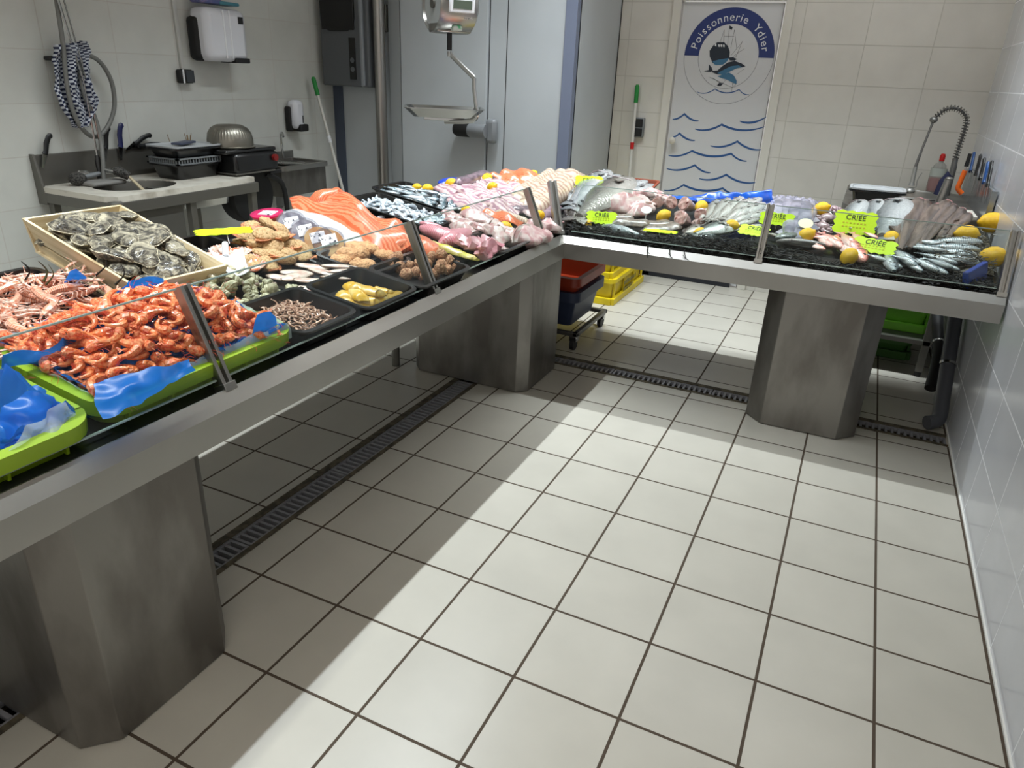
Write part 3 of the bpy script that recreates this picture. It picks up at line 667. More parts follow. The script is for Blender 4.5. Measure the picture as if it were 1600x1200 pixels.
# socket
P = U(285, 119, XL)
t = thing('wall_socket', 'square black wall socket below a white conduit on the left wall', 'socket', (XL, P.y, P.z))
mk('socket_body', B().box((.022, .0, 0), (.044, .1, .078)), MBLACK, t, bevel=.01); mk('socket_cover', B().box((.046, .02, 0), (.004, .06, .07)), mat('slate cover', (50, 54, 58), .4), t, bevel=.004); mk('socket_frame', B().box((.046, -.03, 0), (.004, .012, .078)), WHITEP, t, bevel=.001)
t = thing('cable_conduit', 'thin pale conduit running down to the black wall socket', 'conduit', (XL, P.y, P.z+.04)); mk('conduit_tube', B().lim(0, .016, -.012, .012, .0, .95), mat('pale conduit', (190, 190, 186), .5), t, bevel=.003)
# soap dispenser
t = thing('soap_dispenser', 'small white soap dispenser with black base above the hand basin', 'dispenser', (XL, 1.2, 1.04))
mk('cover', B().box((.055, 0, .12), (.09, .1, .2)), MATS['white gloss cover'], t, bevel=.03); mk('side_window', B().box((.03, -.035, .09), (.05, .06, .17)), MBLACK, t, bevel=.01); mk('push_bar', B().box((.07, .02, .03), (.09, .09, .05)), MBLACK, t, bevel=.01); mk('level_window', B().box((.101, .02, .09), (.003, .008, .05)), MBLACK, t)
# mops
def mop(lab, A, Bt, ring=False):
    A, Bt = Vector(A), Vector(Bt); n = (Bt-A).normalized(); t = thing('mop_handle', lab, 'mop', Bt)
    mk('shaft', B().cyl(A+n*.12, Bt, .0115, .0125, 14), mat('off white shaft', (205, 203, 196), .4), t, world=True); mk('hand_grip', B().tube([A, A+n*.015, A+n*.13], [.009, .017, .016], 14), GREEN, t, world=True)
    mk('joint_ring', B().cyl(A+n*.42, A+n*.47, .0155, .0155, 14), WHITEP if not ring else RED, t, world=True)
    mk('mop_head', B().box(Bt+Vector((0, 0, -.0)), (.1, .3, .04)), mat('grey mop head', (120, 120, 118), .9), t, world=True, bevel=.01)
A = un(489, 120, 0, XL+.06); D = Vector((-3.8, 1.46, .03)); mop('green tipped mop handle leaning in the corner left of the cold room door', A, D)
A = un(996, 132, 1, YB-.03); D = un(983, 280, 1, YB-.08); n_ = (D-A); D = A+n_*((A.z-.03)/(-n_.z)); mop('green tipped mop handle leaning between the cold room and the printed door', A, D, True)
P = un(1000, 199, 1, YB); t = thing('wall_switch', 'double black wall switch behind the mop left of the printed door', 'switch', (P.x, YB, P.z)); mk('switch_frame', B().box((.0, -.02, 0), (.075, .04, .145)), GREYP, t, bevel=.006)
for s_ in (-1, 1): mk('rocker', B().box((0, -.042, s_*.034), (.06, .006, .06)), MBLACK, t, bevel=.002)
# steel pole
t = thing('steel_pole', 'vertical brushed steel pole in front of the cold room door hinges', 'pole', (-3.672, 1.6, 0)); mk('pole_tube', B().cyl((0, 0, 0), (0, 0, ZT), .042, seg=26), mat('satin pole steel', (160, 157, 152), .33, 1), t); mk('base_flange', B().cyl((0, 0, 0), (0, 0, .012), .09), STEEL, t)
# boiler-like grey appliance
G1 = mat('charcoal grey cover', (84, 87, 90), .45); G2 = mat('silver grey side strip', (128, 132, 136), .4)
t = thing('insect_or_water_unit', 'grey wall unit with black window and round buttons left of the steel pole', 'appliance', (-4.07, 1.58, 1.36)); t.name = 'wall_appliance'
mk('housing', B().box((.13, .05, .5), (.42, .16, 1.0)), G1, t, bevel=.015); mk('front_cover', B().box((.10, -.035, .5), (.36, .02, 1.0)), G1, t, bevel=.01)
mk('side_strip', B().box((.285, -.035, .5), (.03, .03, .99)), G2, t, bevel=.008); mk('viewing_window', B().box((.085, -.048, .62), (.29, .012, .48)), mat('gloss black window', (6, 6, 7), .1), t, bevel=.005).modifiers['bevel'].width = .005
md = t.children[-1].modifiers['bevel']; md.width = .004
w_ = B(); w_.poly([(x+.085, -.052, z+.62) for x, z in B().rrect(.3, .5, .09)], .008, (0, 1, 0)); mk('window_frame', w_, MATS['gloss black window'], t)
mk('button_panel', B().box((.205, -.048, .19), (.055, .008, .28)), MATS['gloss black window'], t, bevel=.002)
for z in (.12, .18): mk('round_button', B().lathe([(.018, 0), (.018, .003), (.001, .003)], (.205, -.052, z), 20, M=Matrix.Rotation(PI/2, 3, 'X')), G1, t)
# hanging scale
SXp, SYp = -2.715, 1.0
t = thing('hanging_scale', 'hanging steel scale with digital display above the fish counter', 'scale', (SXp, SYp, 1.69))
SA = Vector((-.6, -.8, 0)).normalized(); SF = Vector((.8, -.6, 0)).normalized(); SC = Vector((-.02, 0, .175))
def axl(prof, m, nm, seg=48):
    b = B(); R = [b._ring([SC+SA*a_+(SF*math.cos(2*PI*k/seg)+Vector((0, 0, 1))*math.sin(2*PI*k/seg))*r_ for k in range(seg)]) for r_, a_ in prof]
    return mk(nm, b.skin(R, False), m, t)
axl([(.001, -.13), (.13, -.13), (.158, -.11), (.162, -.06), (.162, .09), (.15, .12), (.145, .12), (.14, .1), (.001, .1)], mat('scale steel', (165, 163, 158), .28, 1), 'housing')
axl([(.138, .099), (.138, .105), (.001, .105)], mat('dial face', (168, 172, 172), .4), 'dial')
axl([(.03, .105), (.028, .118), (.001, .12)], DARKST, 'dial_hub')
bt = B().box(SC+Vector((0, 0, -.13))+SA*.0, (.22, .14, .05), Matrix((-SA, -SF, (0, 0, 1))).transposed()); mk('base_plate', bt, MATS['scale steel'], t, bevel=.008)
TL = math.radians(-4); SN = (SF*math.cos(TL)+Vector((0, 0, 1))*math.sin(TL)).normalized(); SU = (-SA).cross(SN).normalized()
if SU.z < 0: SU = -SU
FM = Matrix((-SA, SU, SN)).transposed(); fc = SC+SN*.158-SA*.005
mk('display_frame', B().box(fc, (.16, .085, .03), FM), WHITEP, t, bevel=.006)
mk('display', B().box(fc+SN*.015, (.118, .045, .004), FM), mat('lcd', (88, 98, 84), .2), t)
mk('rating_label', B().box(fc-SN*.012+SU*-.062-SA*.05, (.05, .022, .006), FM), mat('white label', (215, 215, 212), .6, c2=(90, 90, 90), scale=160, ramp=(.5, .6)), t)
mk('green_sticker', B().box(SC+SF*.09+Vector((0, 0, -.13))-SA*.0, (.062, .03, .06), FM), mat('white green sticker', (205, 215, 208), .5, c2=(90, 190, 130), scale=40, ramp=(.5, .6)), t, bevel=.008)
mk('swivel', B().cyl((.0, -.04, .04), (.0, -.04, -.075), .015, seg=16), MBLACK, t); mk('swivel_link', B().cyl((.0, -.04, -.08), (.0, -.04, -.11), .013, seg=12), SMOOTH, t)
def ps(px, py): q = un(px, py, 1, SYp-.04); return q-Vector((SXp, SYp, 1.69))
arm = [Vector((0, -.04, -.085)), Vector((.01, -.04, -.10)), ps(741, 122)]
mk('upper_arm', B().tube(arm, .007, 8, flat=2), SMOOTH, t); mk('lower_arm', B().tube(smooth_path([ps(741, 122), ps(741, 140), ps(744, 165), ps(745, 180), ps(736, 189), ps(695, 190)], 3), .009, 8, flat=1.6), WHITEP and SMOOTH, t)
pc = ps(694, 178)
b = B().basin(.49, .37, .055, rim=.004, r=.04, taper=.055, t=.002, c=(0, 0, 0), lip=.003)
o = mk('weighing_pan', b, SMOOTH, t); o.matrix_basis = Matrix.Translation(pc+Vector((.0, .0, -.015))) @ Matrix.Rotation(.55, 4, 'Z')
mk('pan_bracket', B().box(pc+Vector((.0, 0, -.03)), (.26, .03, .02), Matrix.Rotation(.2, 3, 'Z')), SMOOTH, t, bevel=.004)
mk('suspension_rod', B().cyl((0, 0, .34), (0, 0, ZT-1.69), .008), SMOOTH, t)
# ================================================================== right back sink corner
t = thing('sink_table', 'steel sink table with splash panel in the back right corner', 'table', (-.05, 1.9, 0)); TZ = .90; TY0 = 1.28
bx, by, br = -.02, 2.12, .2; n = 36
def sq2(k):
    a = 2*PI*k/n; dx, dy = math.cos(a), math.sin(a); x0, x1, y0, y1 = -.39, XR-.01, TY0, 2.42
    tt = min(((x1-bx)/dx if dx > 0 else (x0-bx)/dx) if abs(dx) > 1e-6 else 9, ((y1-by)/dy if dy > 0 else (y0-by)/dy) if abs(dy) > 1e-6 else 9)
    return (bx+dx*tt, by+dy*tt)
b = B(); ring = [sq2(k) for k in range(n)]; circ = [(bx+br*math.cos(2*PI*k/n), by+br*math.sin(2*PI*k/n)) for k in range(n)]
o_ = b._ring([(x, y, TZ) for x, y in ring]); i_ = b._ring([(x, y, TZ) for x, y in circ]); ol = b._ring([(x, y, TZ-.05) for x, y in ring]); il = b._ring([(x, y, TZ-.05) for x, y in circ])
b.skin([ol, o_, i_, il, ol], False); mk('worktop', b, STEEL2, t, smooth=False, world=True)
b = B().lathe([(br+.012, TZ+.004), (br, TZ+.012), (br-.006, TZ), (br*.93, TZ-.15), (.02, TZ-.16)], (bx, by, 0), 36); mk('sink_bowl', b, STEEL, t, world=True)
b = B(); b.lim(XR-.022, XR-.006, 1.16, 2.45, TZ-.06, 1.065); b.lim(XR-.034, XR-.006, 1.15, 1.17, TZ-.06, 1.07); mk('splash_panel', b, mat('hazy steel panel', (150, 155, 158), .25, .7), t, smooth=False, world=True, bevel=.002)
for x, y in ((.205, TY0+.03), (-.36, TY0+.03), (-.36, 2.38), (.25, 2.38)):
    l_ = mk('leg', B().lim(x-.02, x+.02, y-.02, y+.02, .03, TZ-.05), DARKST, t, smooth=False, bevel=.003, world=True); mk('rubber_foot', B().cyl((x, y, 0), (x, y, .03), .018), MBLACK, l_, world=True)
mk('lower_shelf', B().lim(-.38, .23, TY0+.01, 2.38, .19, .215), DARKST, t, smooth=False, world=True)
bin_('black bin with a pale grey tray inside beside the right sink', (-.225, 1.5, TZ), .30, .22, .085, 'lid')
t = thing('cutting_board', 'white cutting board on the right sink table behind the brown fish', 'cutting board', (.12, 1.42, TZ)); mk('board', B().box((0, 0, .01), (.3, .24, .02)), mat('off white board', (205, 200, 190), .5), t, bevel=.004)
t = thing('board_rest', 'small pale steel plate lying on the white cutting board', 'plate', (.14, 1.5, TZ+.02)); mk('plate', B().box((0, 0, .006), (.18, .07, .012), Matrix.Rotation(-.05, 3, 'Z')), mat('pale steel', (180, 178, 172), .4, .4), t, bevel=.002)
t = thing('steel_canister', 'slim upright steel tube beside the right sink tap', 'canister', (.11, 1.62, TZ)); mk('tube_body', B().tube([(-.01, 0, 0), (.012, 0, .16)], .021, 20), STEEL, t); mk('tube_cap', B().ell((.013, 0, .165), (.021, .021, .012)), DARKST, t)
# spray tap
def q2(px, py, y=2.3): return un(px, py, 1, y)
base = q2(1490, 262); t = thing('spray_tap', 'tall spring-coil rinse tap arching over the right sink', 'tap', (base.x, 2.3, TZ))
ax = smooth_path([q2(1492, 250), q2(1500, 225), q2(1508, 200), q2(1510, 185), q2(1503, 174), q2(1490, 169), q2(1476, 172), q2(1463, 182)], 6)
mk('inner_hose', B().tube(ax, .008, 8), mat('dark hose', (70, 70, 70), .5), t, world=True)
b = B(); L = [0]
for a, c_ in zip(ax, ax[1:]): L.append(L[-1]+(c_-a).length)
pts = []; turns = 27; NN = turns*12
for i in range(NN+1):
    s_ = L[-1]*i/NN; k = max(j for j in range(len(L)) if L[j] <= s_+1e-9); k = min(k, len(ax)-2); f = (s_-L[k])/(L[k+1]-L[k]); p0 = ax[k].lerp(ax[k+1], f); tg = (ax[k+1]-ax[k]).normalized()
    u_ = Vector((0, 1, 0)); v_ = tg.cross(u_).normalized(); th = 2*PI*turns*i/NN; pts.append(p0+(u_*math.cos(th)+v_*math.sin(th))*.0175)
mk('spring_coil', b.tube(pts, .0024, 5), DARKST, t, world=True)
mk('tap_column', B().tube([(base.x, 2.3, TZ), (base.x, 2.3, base.z), q2(1493, 247)], [.02, .018, .016], 16), mat('grey chrome', (130, 130, 128), .35, .7), t, world=True)
mk('hose_collar', B().ell(q2(1459, 187), (.024, .024, .02)), MATS['grey chrome'], t, world=True)
mk('spray_lance', B().tube([q2(1458, 190), q2(1440, 235), q2(1430, 262)], [.007, .007, .01], 12), MATS['grey chrome'], t, world=True)
mk('spray_grip', B().tube([q2(1431, 260), q2(1425, 285), q2(1424, 290)], [.012, .014, .02], 14), mat('pale chrome', (170, 170, 166), .3, .5), t, world=True)
mk('spray_head', B().lathe([(.022, 0), (.03, .008), (.026, .02), (.014, .028)], q2(1421, 300), 20), MATS['pale chrome'], t, world=True)
mk('spray_lever', B().tube(smooth_path([q2(1424, 294), q2(1431, 292), q2(1434, 280), q2(1441, 270)], 3), .003, 6), MATS['pale chrome'], t, world=True)
t = thing('washing_up_bottle', 'clear washing-up bottle with red cap and red liquid behind the right sink', 'bottle', (q2(1458, 300, 2.42).x, 2.42, TZ))
mk('bottle_body', B().lathe([(.001, 0), (.04, 0), (.044, .02), (.044, .12), (.032, .17), (.013, .19), (.013, .2)], seg=22, sx=1.1, sy=.7), clear('milky bottle', (235, 235, 232), 1, .45, (205, 205, 200), .2), t)
mk('red_liquid', B().lathe([(.001, .004), (.037, .004), (.041, .02), (.041, .09), (.001, .092)], seg=22, sx=1.1, sy=.7), mat('red liquid', (170, 14, 30), .2), t)
mk('cap', B().lathe([(.016, .195), (.017, .225), (.012, .24), (.001, .242)], seg=16), RED, t); mk('bottle_label', B().lathe([(.0445, .1), (.0448, .15)], seg=22, sx=1.1, sy=.7), mat('grey label', (175, 180, 172), .5), t)
t = thing('scouring_pad', 'dark blue scouring pad beside the right tap column', 'sponge', (q2(1478, 262, 2.1).x, 2.1, TZ)); mk('pad', B().tube([(0, 0, .02), (.01, 0, .1), (.03, 0, .15), (.045, 0, .13)], [.03, .028, .022, .01], 12), mat('navy pad', (26, 30, 62), .8), t)
P0, P1 = un(1497, 302, 1, 1.9), un(1516, 240, 1, 1.9)
t = thing('fish_scaler', 'orange handled tool leaning by the right sink', 'tool', P0); dd = P1-P0
mk('orange_grip', B().tube(smooth_path([P0+dd*.0+Vector((.02, 0, 0)), P0+dd*.12+Vector((-.008, 0, 0)), P0+dd*.3+Vector((-.006, 0, 0)), P0+dd*.58], 4), lambda s_: .014, 12), mat('orange grip', (225, 100, 25), .4), t, world=True)
mk('metal_neck', B().tube([P0+dd*.58, P0+dd*.68], .007), SMOOTH, t, world=True); mk('black_grip', B().tube([P0+dd*.68, P0+dd], [.012, .01], 10), KB, t, world=True)
for i, (px, py, qx, qy, m_, y_, lab) in enumerate([(1516, 262, 1523, 237, KB2, 2.25, 'blue knife handle, farthest of the row on the right wall panel'), (1524, 268, 1533, 241, KB, 2.05, 'black knife handle between the two blue ones farthest along the wall panel'),
        (1531, 274, 1539, 246, KB, 1.85, 'black knife handle in the middle of the row on the right wall panel'), (1537, 280, 1545, 252, KB2, 1.7, 'blue knife handle, second nearest of the row on the right wall panel'), (1543, 284, 1551, 250, KB, 1.55, 'black knife handle, nearest of the row on the right wall panel')]):
    knife('knife', lab, un(px, py+6, 0, XR-.03), un(qx, qy, 0, XR-.03), m_, r=.014, blade=.1)
# ================================================================== below the counter
def slat_crate(name, lab, c, w_, l_, h, m, rz=0, lettering=False, cat='crate'):
    M = Matrix.Translation(c) @ Matrix.Rotation(rz, 4, 'Z'); t = thing(name, lab, cat, M)
    mk('crate_body', B().basin(w_, l_, h, rim=.02, r=.03, taper=.015, t=.006, lip=.03), m, t)
    for s_ in (-1, 1):
        b = B()
        for k in range(4): b.lim(s_*(w_/2-.022), s_*(w_/2-.006), -l_/2+.05+k*(l_-.1)/3-.008, -l_/2+.05+k*(l_-.1)/3+.008, .01, h-.02)
        b.lim(s_*(w_/2-.024), s_*(w_/2+.004), -l_/2+.01, l_/2-.01, 0, .05); mk('side_ribs', b, m, t, smooth=False, bevel=.004)
        b = B(); b.lim(-w_/2+.02, w_/2-.02, s_*(l_/2-.024), s_*(l_/2+.004), 0, .05); mk('base_rail', b, m, t, smooth=False, bevel=.004)
    return t
c1 = slat_crate('fish_crate', 'yellow stacking fish crate on the floor, bottom of its stack', (-2.02, 2.02, 0), .56, .80, .19, YELP)
slat_crate('fish_crate', 'yellow stacking fish crate resting on another yellow crate', (-2.04, 2.02, .185), .54, .78, .17, YELP)
for k in range(2):
    b = B()
    for i in range(9-2*k): b.lim(.2805, .2815, -.16+i*.035, -.16+i*.035+.02, .1-k*.05, .13-k*.05)
    mk('stencilled_mark', b, mat('dark stencil', (90, 88, 40), .6), c1, smooth=False)
t = thing('orange_bin', 'orange bin nested in a dark blue bin on the wheeled dolly', 'bin', (-1.84, .90, .31)); mk('bin_body', B().basin(.36, .52, .12, rim=.025, r=.03, taper=.012, t=.006, lip=.05), ORP, t)
t = thing('blue_bin', 'dark blue grey bin carried by the wheeled dolly', 'bin', (-1.84, .90, .125)); mk('bin_body', B().basin(.36, .52, .22, rim=.03, r=.03, taper=.03, t=.006, lip=.06), BLUEP, t)
b = B()
for s_ in (-1, 1): mk('side_ribs', B().lim(-.02, .02, s_*.235-.004, s_*.235+.004, .02, .18), BLUEP, t, bevel=.003)
t = thing('wheeled_dolly', 'steel dolly on castors beside the corner pedestal', 'dolly', (-1.84, .90, 0)); b = B(); b.lim(-.2, .2, -.28, -.25, .09, .115); b.lim(-.2, .2, .25, .28, .09, .115); b.lim(-.2, -.17, -.28, .28, .09, .115); b.lim(.17, .2, -.28, .28, .09, .115); mk('dolly_frame', b, DARKST, t, smooth=False, bevel=.004)
for x in (-.17, .17):
    for y in (-.25, .25):
        c_ = mk('castor', B().lim(x-.025, x+.025, y-.02, y+.02, .055, .09), SMOOTH, t, bevel=.004); mk('wheel', B().cyl((x-.012, y, .04), (x+.012, y, .04), .04, seg=22), MBLACK, c_)
slat_crate('green_crate', 'bright green crate on the shelf under the right sink', (.03, 1.62, .216), .36, .4, .17, LIMEB)
slat_crate('green_crate', 'bright green crate on the floor under the right sink shelf', (.0, 1.75, .0), .34, .4, .12, mat('dark green crate plastic', (60, 110, 40), .5))
t = thing('blue_packet', 'blue printed pack lying in the bright green crate', 'packet', (.0, 1.6, .27)); mk('pack_body', B().box((0, 0, .06), (.28, .25, .12)), mat('blue print pack', (50, 80, 130), .4, c2=(150, 165, 190), scale=25), t, bevel=.01)
# pipes at the right wall
PV = mat('dark grey pvc pipe', (82, 84, 90), .35)
t = thing('waste_pipe', 'fat dark grey waste pipe slanting down along the right wall', 'pipe', (.27, .5, 0)); mk('pipe_run', B().tube(smooth_path([Vector(q) for q in ((.262, 1.3, .74), (.262, .95, .40), (.262, .66, .14), (.258, .57, .055), (.21, .53, .04))], 4), .034, 18), PV, t, world=True); mk('pipe_clip', B().tube([(.262, .80, .27), (.262, .79, .26)], .038, 18), SMOOTH, t, world=True)
t = thing('waste_hose', 'black flexible waste hose with clamps behind the grey pipe', 'hose', (.2, .9, 0)); mk('hose_run', B().tube(smooth_path([Vector(q) for q in ((.215, 1.75, .78), (.205, 1.55, .6), (.215, 1.25, .38), (.235, 1.0, .25), (.22, .8, .12))], 4), .028, 16), MBLACK, t, world=True)
for q in ((.208, 1.42, .50), (.23, 1.08, .29)): mk('hose_clamp', B().tube([Vector(q), Vector(q)+Vector((.002, -.012, -.008))], .0305, 16), SMOOTH, t, world=True)
# ================================================================== food on the counter
def tray(lab, x0, x1, y0, y1, h, m=BLACK, name='food_tray', cat='tray', hh=.004, rim=.012, r=.03, taper=.012, grp=None):
    cx, cy = (x0+x1)/2, (y0+y1)/2
    t = mk(name, B().basin(x1-x0, y1-y0, h, rim=rim, r=r, taper=taper, t=.003, lip=.006), m, M=dM(cx, cy, hh)); return tag(t, lab, cat, grp)
def dirz(P, Q): d = Q-P; return math.atan2(d.y, d.x)
def lay(proto, hp, tp, h, label, group=None, roll=0, flat=1, cat=None, sw=1, pitch=0):
    """put a unit-length proto so that its head and tail ends sit over two spots of the deck"""
    H, T = at(*hp, h), at(*tp, h); mid = (H+T)/2; L = (H-T).length; x, y = mid.x, mid.y
    if not right_side(x, y):
        far = max(H.x, T.x); lim_ = XF-.035
        if far > lim_: mid.x -= far-lim_; mid.z += SL*(far-lim_)
    x, y = mid.x, mid.y
    M = Matrix.Translation(mid) @ slope(x, y) @ Matrix.Rotation(dirz(T, H), 4, 'Z') @ Matrix.Rotation(pitch, 4, 'Y') @ Matrix.Rotation(roll, 4, 'X') @ Matrix.Diagonal((L, L*sw, L*flat, 1))
    return proto.put(M, label, group, cat)
# ---- prototypes -------------------------------------------------
def fish(name, cat, m, hr=.13, wr=.07, tail=.13, finm=None, eye=.014, fat=.25, headcut=False, forkd=.5, jaw=True):
    """unit-length fish along x, head at +.5; y = back, z = side"""
    finm = finm or m; b = B(); R = []; xs = [-.38, -.3, -.2, -.1, 0, .1, .2, .3, .38, .44, .475, .497]
    hs = [.2, .28, .48, .72, .92, 1, .99, .88, .7, .48, .3, .08]
    for x, h in zip(xs, hs):
        hh, ww = hr*h, wr*(h**.8); R.append(b._ring([(x, hh*math.cos(2*PI*k/12)+(.1*hr if x > .3 else 0)*-(x-.3)*4, ww*math.sin(2*PI*k/12)) for k in range(12)]))
    o = mk(name, b.skin(R), m); tag(o, name, cat)
    b = B(); t = .006; b.poly([(-.36, .02*hr/.13, -t/2), (-.42, hr*.5, -t/2), (-.5, tail*.62, -t/2), (-.46+.03*forkd, 0, -t/2), (-.5, -tail*.62, -t/2), (-.42, -hr*.5, -t/2), (-.36, -.02*hr/.13, -t/2)], t); mk('tail_fin', b, finm, o, smooth=False)
    b = B(); b.poly([(.2, hr*.85, -t/2), (.1, hr*1.35, -t/2), (-.05, hr*1.2, -t/2), (-.15, hr*.7, -t/2)], t); b2 = B(); mk('dorsal_fin', b, finm, o, smooth=False); b2.bm.free()
    b = B(); b.poly([(.26, -hr*.1, wr*.92), (.15, -hr*.05, wr*1.15), (.12, -hr*.35, wr*1.12), (.2, -hr*.45, wr*.95)], t); mk('pectoral_fin', b, finm, o, smooth=False)
    if eye:
        for s_ in (1, -1): mk('eye', B().ell((.40, hr*.14, s_*wr*.58), (eye, eye, eye*.7), 10, 6), EYE, o)
    b = B(); b.tube([(.3, hr*.75, wr*.66), (.275, hr*.2, wr*.97), (.285, -hr*.5, wr*.8)], .0045, 5); mk('gill_edge', b, mat('gill edge pigment', (120, 105, 105), .4), o)  # dull grey-pink line along the edge of the gill cover
    return Proto(o)
def curved(name, cat, m, path, rad, seg=10, flat=1, nz=0, nf=6, bump=0, up=None, mats=None):
    b = B(); b.tube(smooth_path([Vector(p) for p in path], 4), rad, seg, flat=flat, up=up)
    if nz:
        for v in b.bm.verts: v.co += noise.noise_vector(v.co*nf)*nz
    o = mk(name, b, m); return tag(o, name, cat)
SK = lambda *a, **k: mat(*a, **k)
# cooked prawn
PO = mat('cooked prawn shell', (224, 104, 48), .3, c2=(238, 164, 112), scale=12, coat=.5, vary=.12, sss=.1, ramp=(.4, .7), bump=.2)
POD = mat('prawn head shell', (216, 84, 36), .35, c2=(236, 150, 104), scale=14, coat=.4, vary=.15); PL_ = mat('prawn legs', (196, 66, 34), .5, vary=.1)
def prawn(curl, m=PO, mh=POD, ml=PL_, name='cooked_prawn', cat='prawn', fat=1, ant=True):
    b = B(); R = []; n = 15; pts = []
    x, y, a = 0, 0, PI*.5+curl*.5
    seg = 1/n
    for i in range(n+1):
        pts.append((x, y)); a -= curl/n*(.4 if i < 5 else 1.3); x += math.cos(a)*seg; y += math.sin(a)*seg
    mx = sum(p[0] for p in pts)/len(pts); my = sum(p[1] for p in pts)/len(pts); pts = [(p[0]-mx, p[1]-my) for p in pts]
    def prof(t): 
        base = .075+.045*math.sin(PI*min(1, t*1.25)) if t < .75 else .12*(1-(t-.75)*2.9)
        return max(.02, (.155-.115*max(0, t-.25)/.75 if t > .12 else .06+.75*t)*fat*(1+.09*(1 if i_seg(t) else 0)))
    i_seg = lambda t: t > .32 and int(t*26) % 3 == 0
    N2 = 30; P3 = []
    for k in range(N2+1):
        s_ = k/N2*n; i = min(int(s_), n-1); f = s_-i; P3.append(Vector((pts[i][0]*(1-f)+pts[i+1][0]*f, pts[i][1]*(1-f)+pts[i+1][1]*f, 0)))
    b.tube(P3[10:], [prof((10+i)/N2) for i in range(N2-9)], 8, up=(0, 0, 1)); o = mk(name, b, m); tag(o, name, cat)
    b = B(); b.tube(P3[:12], [prof(i/N2)*1.06 for i in range(12)], 8, up=(0, 0, 1)); d0 = (P3[0]-P3[2]).normalized(); b.tube([P3[2], P3[0]+d0*.05, P3[0]+d0*.17], [.04, .02, .004], 5); mk('head', b, mh, o)
    d1 = (P3[-1]-P3[-3]).normalized(); n1 = Vector((-d1.y, d1.x, 0)); b = B()
    for q in (-.5, 0, .5): e_ = P3[-1]+d1*.15+n1*q*.22; b.poly([P3[-1]-n1*.02, P3[-1]+n1*.02, e_+n1*.025, e_-n1*.025], .012)
    mk('tail_fan', b, mh, o, smooth=False)
    b = B()
    for k in range(4, 22, 2):
        tg = (P3[k+1]-P3[k-1]).normalized(); nn = Vector((tg.y, -tg.x, 0)); 
        if curl > 0: pass
        for s_ in (-1, 1): b.tube([P3[k]+nn*prof(k/N2)*.8+Vector((0, 0, s_*.03)), P3[k]+nn*(prof(k/N2)+.07)-tg*.03+Vector((0, 0, s_*.05)), P3[k]+nn*(prof(k/N2)+.1)+tg*.05+Vector((0, 0, s_*.03))], .008, 4)
    mk('legs', b, ml, o)
    for s_ in (-1, 1): mk('eye', B().ell(P3[1]+d0*.03+Vector((0, 0, s_*.05)), .018, 8, 5), EYE, o)
    if ant:
        b = B()
        for s_ in (-1, 1): b.tube(smooth_path([P3[1], P3[0]+d0*.2+Vector((.05*s_, 0, .06*s_)), P3[0]+d0*.35+Vector((.1*s_, -.1, .05)), P3[0]+d0*.42+Vector((.1*s_, -.22, .02))], 3), .006, 4)
        mk('antennae', b, ml, o)
    return Proto(o)
def pile(protos, n, region, base, H, size, label, group, seed, tilt=.5, roll=.6, sv=.15, layers=3, lt=.018, rzr=None, cat=None, edge=.95, flatten=1):
    r = random.Random(seed); x0, x1, y0, y1 = region; pts = []
    for i in range(n):
        best = None
        for _ in range(14):
            u_, v_ = r.uniform(-edge, edge), r.uniform(-edge, edge)
            d = min([(u_-p[0])**2+(v_-p[1])**2*((y1-y0)/(x1-x0))**2 + (.15 if (i % layers) != p[2] else 0) for p in pts] or [9])
            if best is None or d > best[0]: best = (d, u_, v_)
        _, u_, v_ = best; pts.append((u_, v_, i % layers))
        dome = (1-abs(u_)**2.5)*(1-abs(v_)**2.5); x = (x0+x1)/2+u_*(x1-x0)/2; y = (y0+y1)/2+v_*(y1-y0)/2
        h = base+H*dome*(1-.0*(i % layers))-(i % layers)*lt+r.uniform(-.2, .2)*lt; h = max(h, base*.7)
        s_ = size*(1+r.uniform(-sv, sv)); rz = r.uniform(0, 2*PI) if rzr is None else r.uniform(*rzr)
        gx_, gy_ = -H*2.2*u_*abs(u_), -H*2.2*v_*abs(v_)
        M = Matrix.Translation((x, y, dz(x, y)+h)) @ slope(x, y) @ Matrix.Rotation(rz, 4, 'Z') @ Matrix.Rotation(r.uniform(-tilt, tilt), 4, 'Y') @ Matrix.Rotation(r.uniform(-roll, roll)+(PI if r.random() < .5 and roll > .5 else 0), 4, 'X') @ Matrix.Diagonal((s_, s_, s_*flatten, 1))
        r.choice(protos).put(M, label if isinstance(label, str) else label[i % len(label)], group, cat)
def sheet(name, lab, f, nu, nv, m, cat='liner', thick=0):
    b = B().grid(f, nu, nv); o = mk(name, b, m); tag(o, lab, cat)
    if thick: md = o.modifiers.new('s', 'SOLIDIFY'); md.thickness = thick
    return o
def crumple(x, y, a=.01, f=14, seed=0): return noise.noise(Vector((x*f, y*f, seed)))*a+noise.noise(Vector((x*f*2.7, y*f*2.7, seed+5)))*a*.5
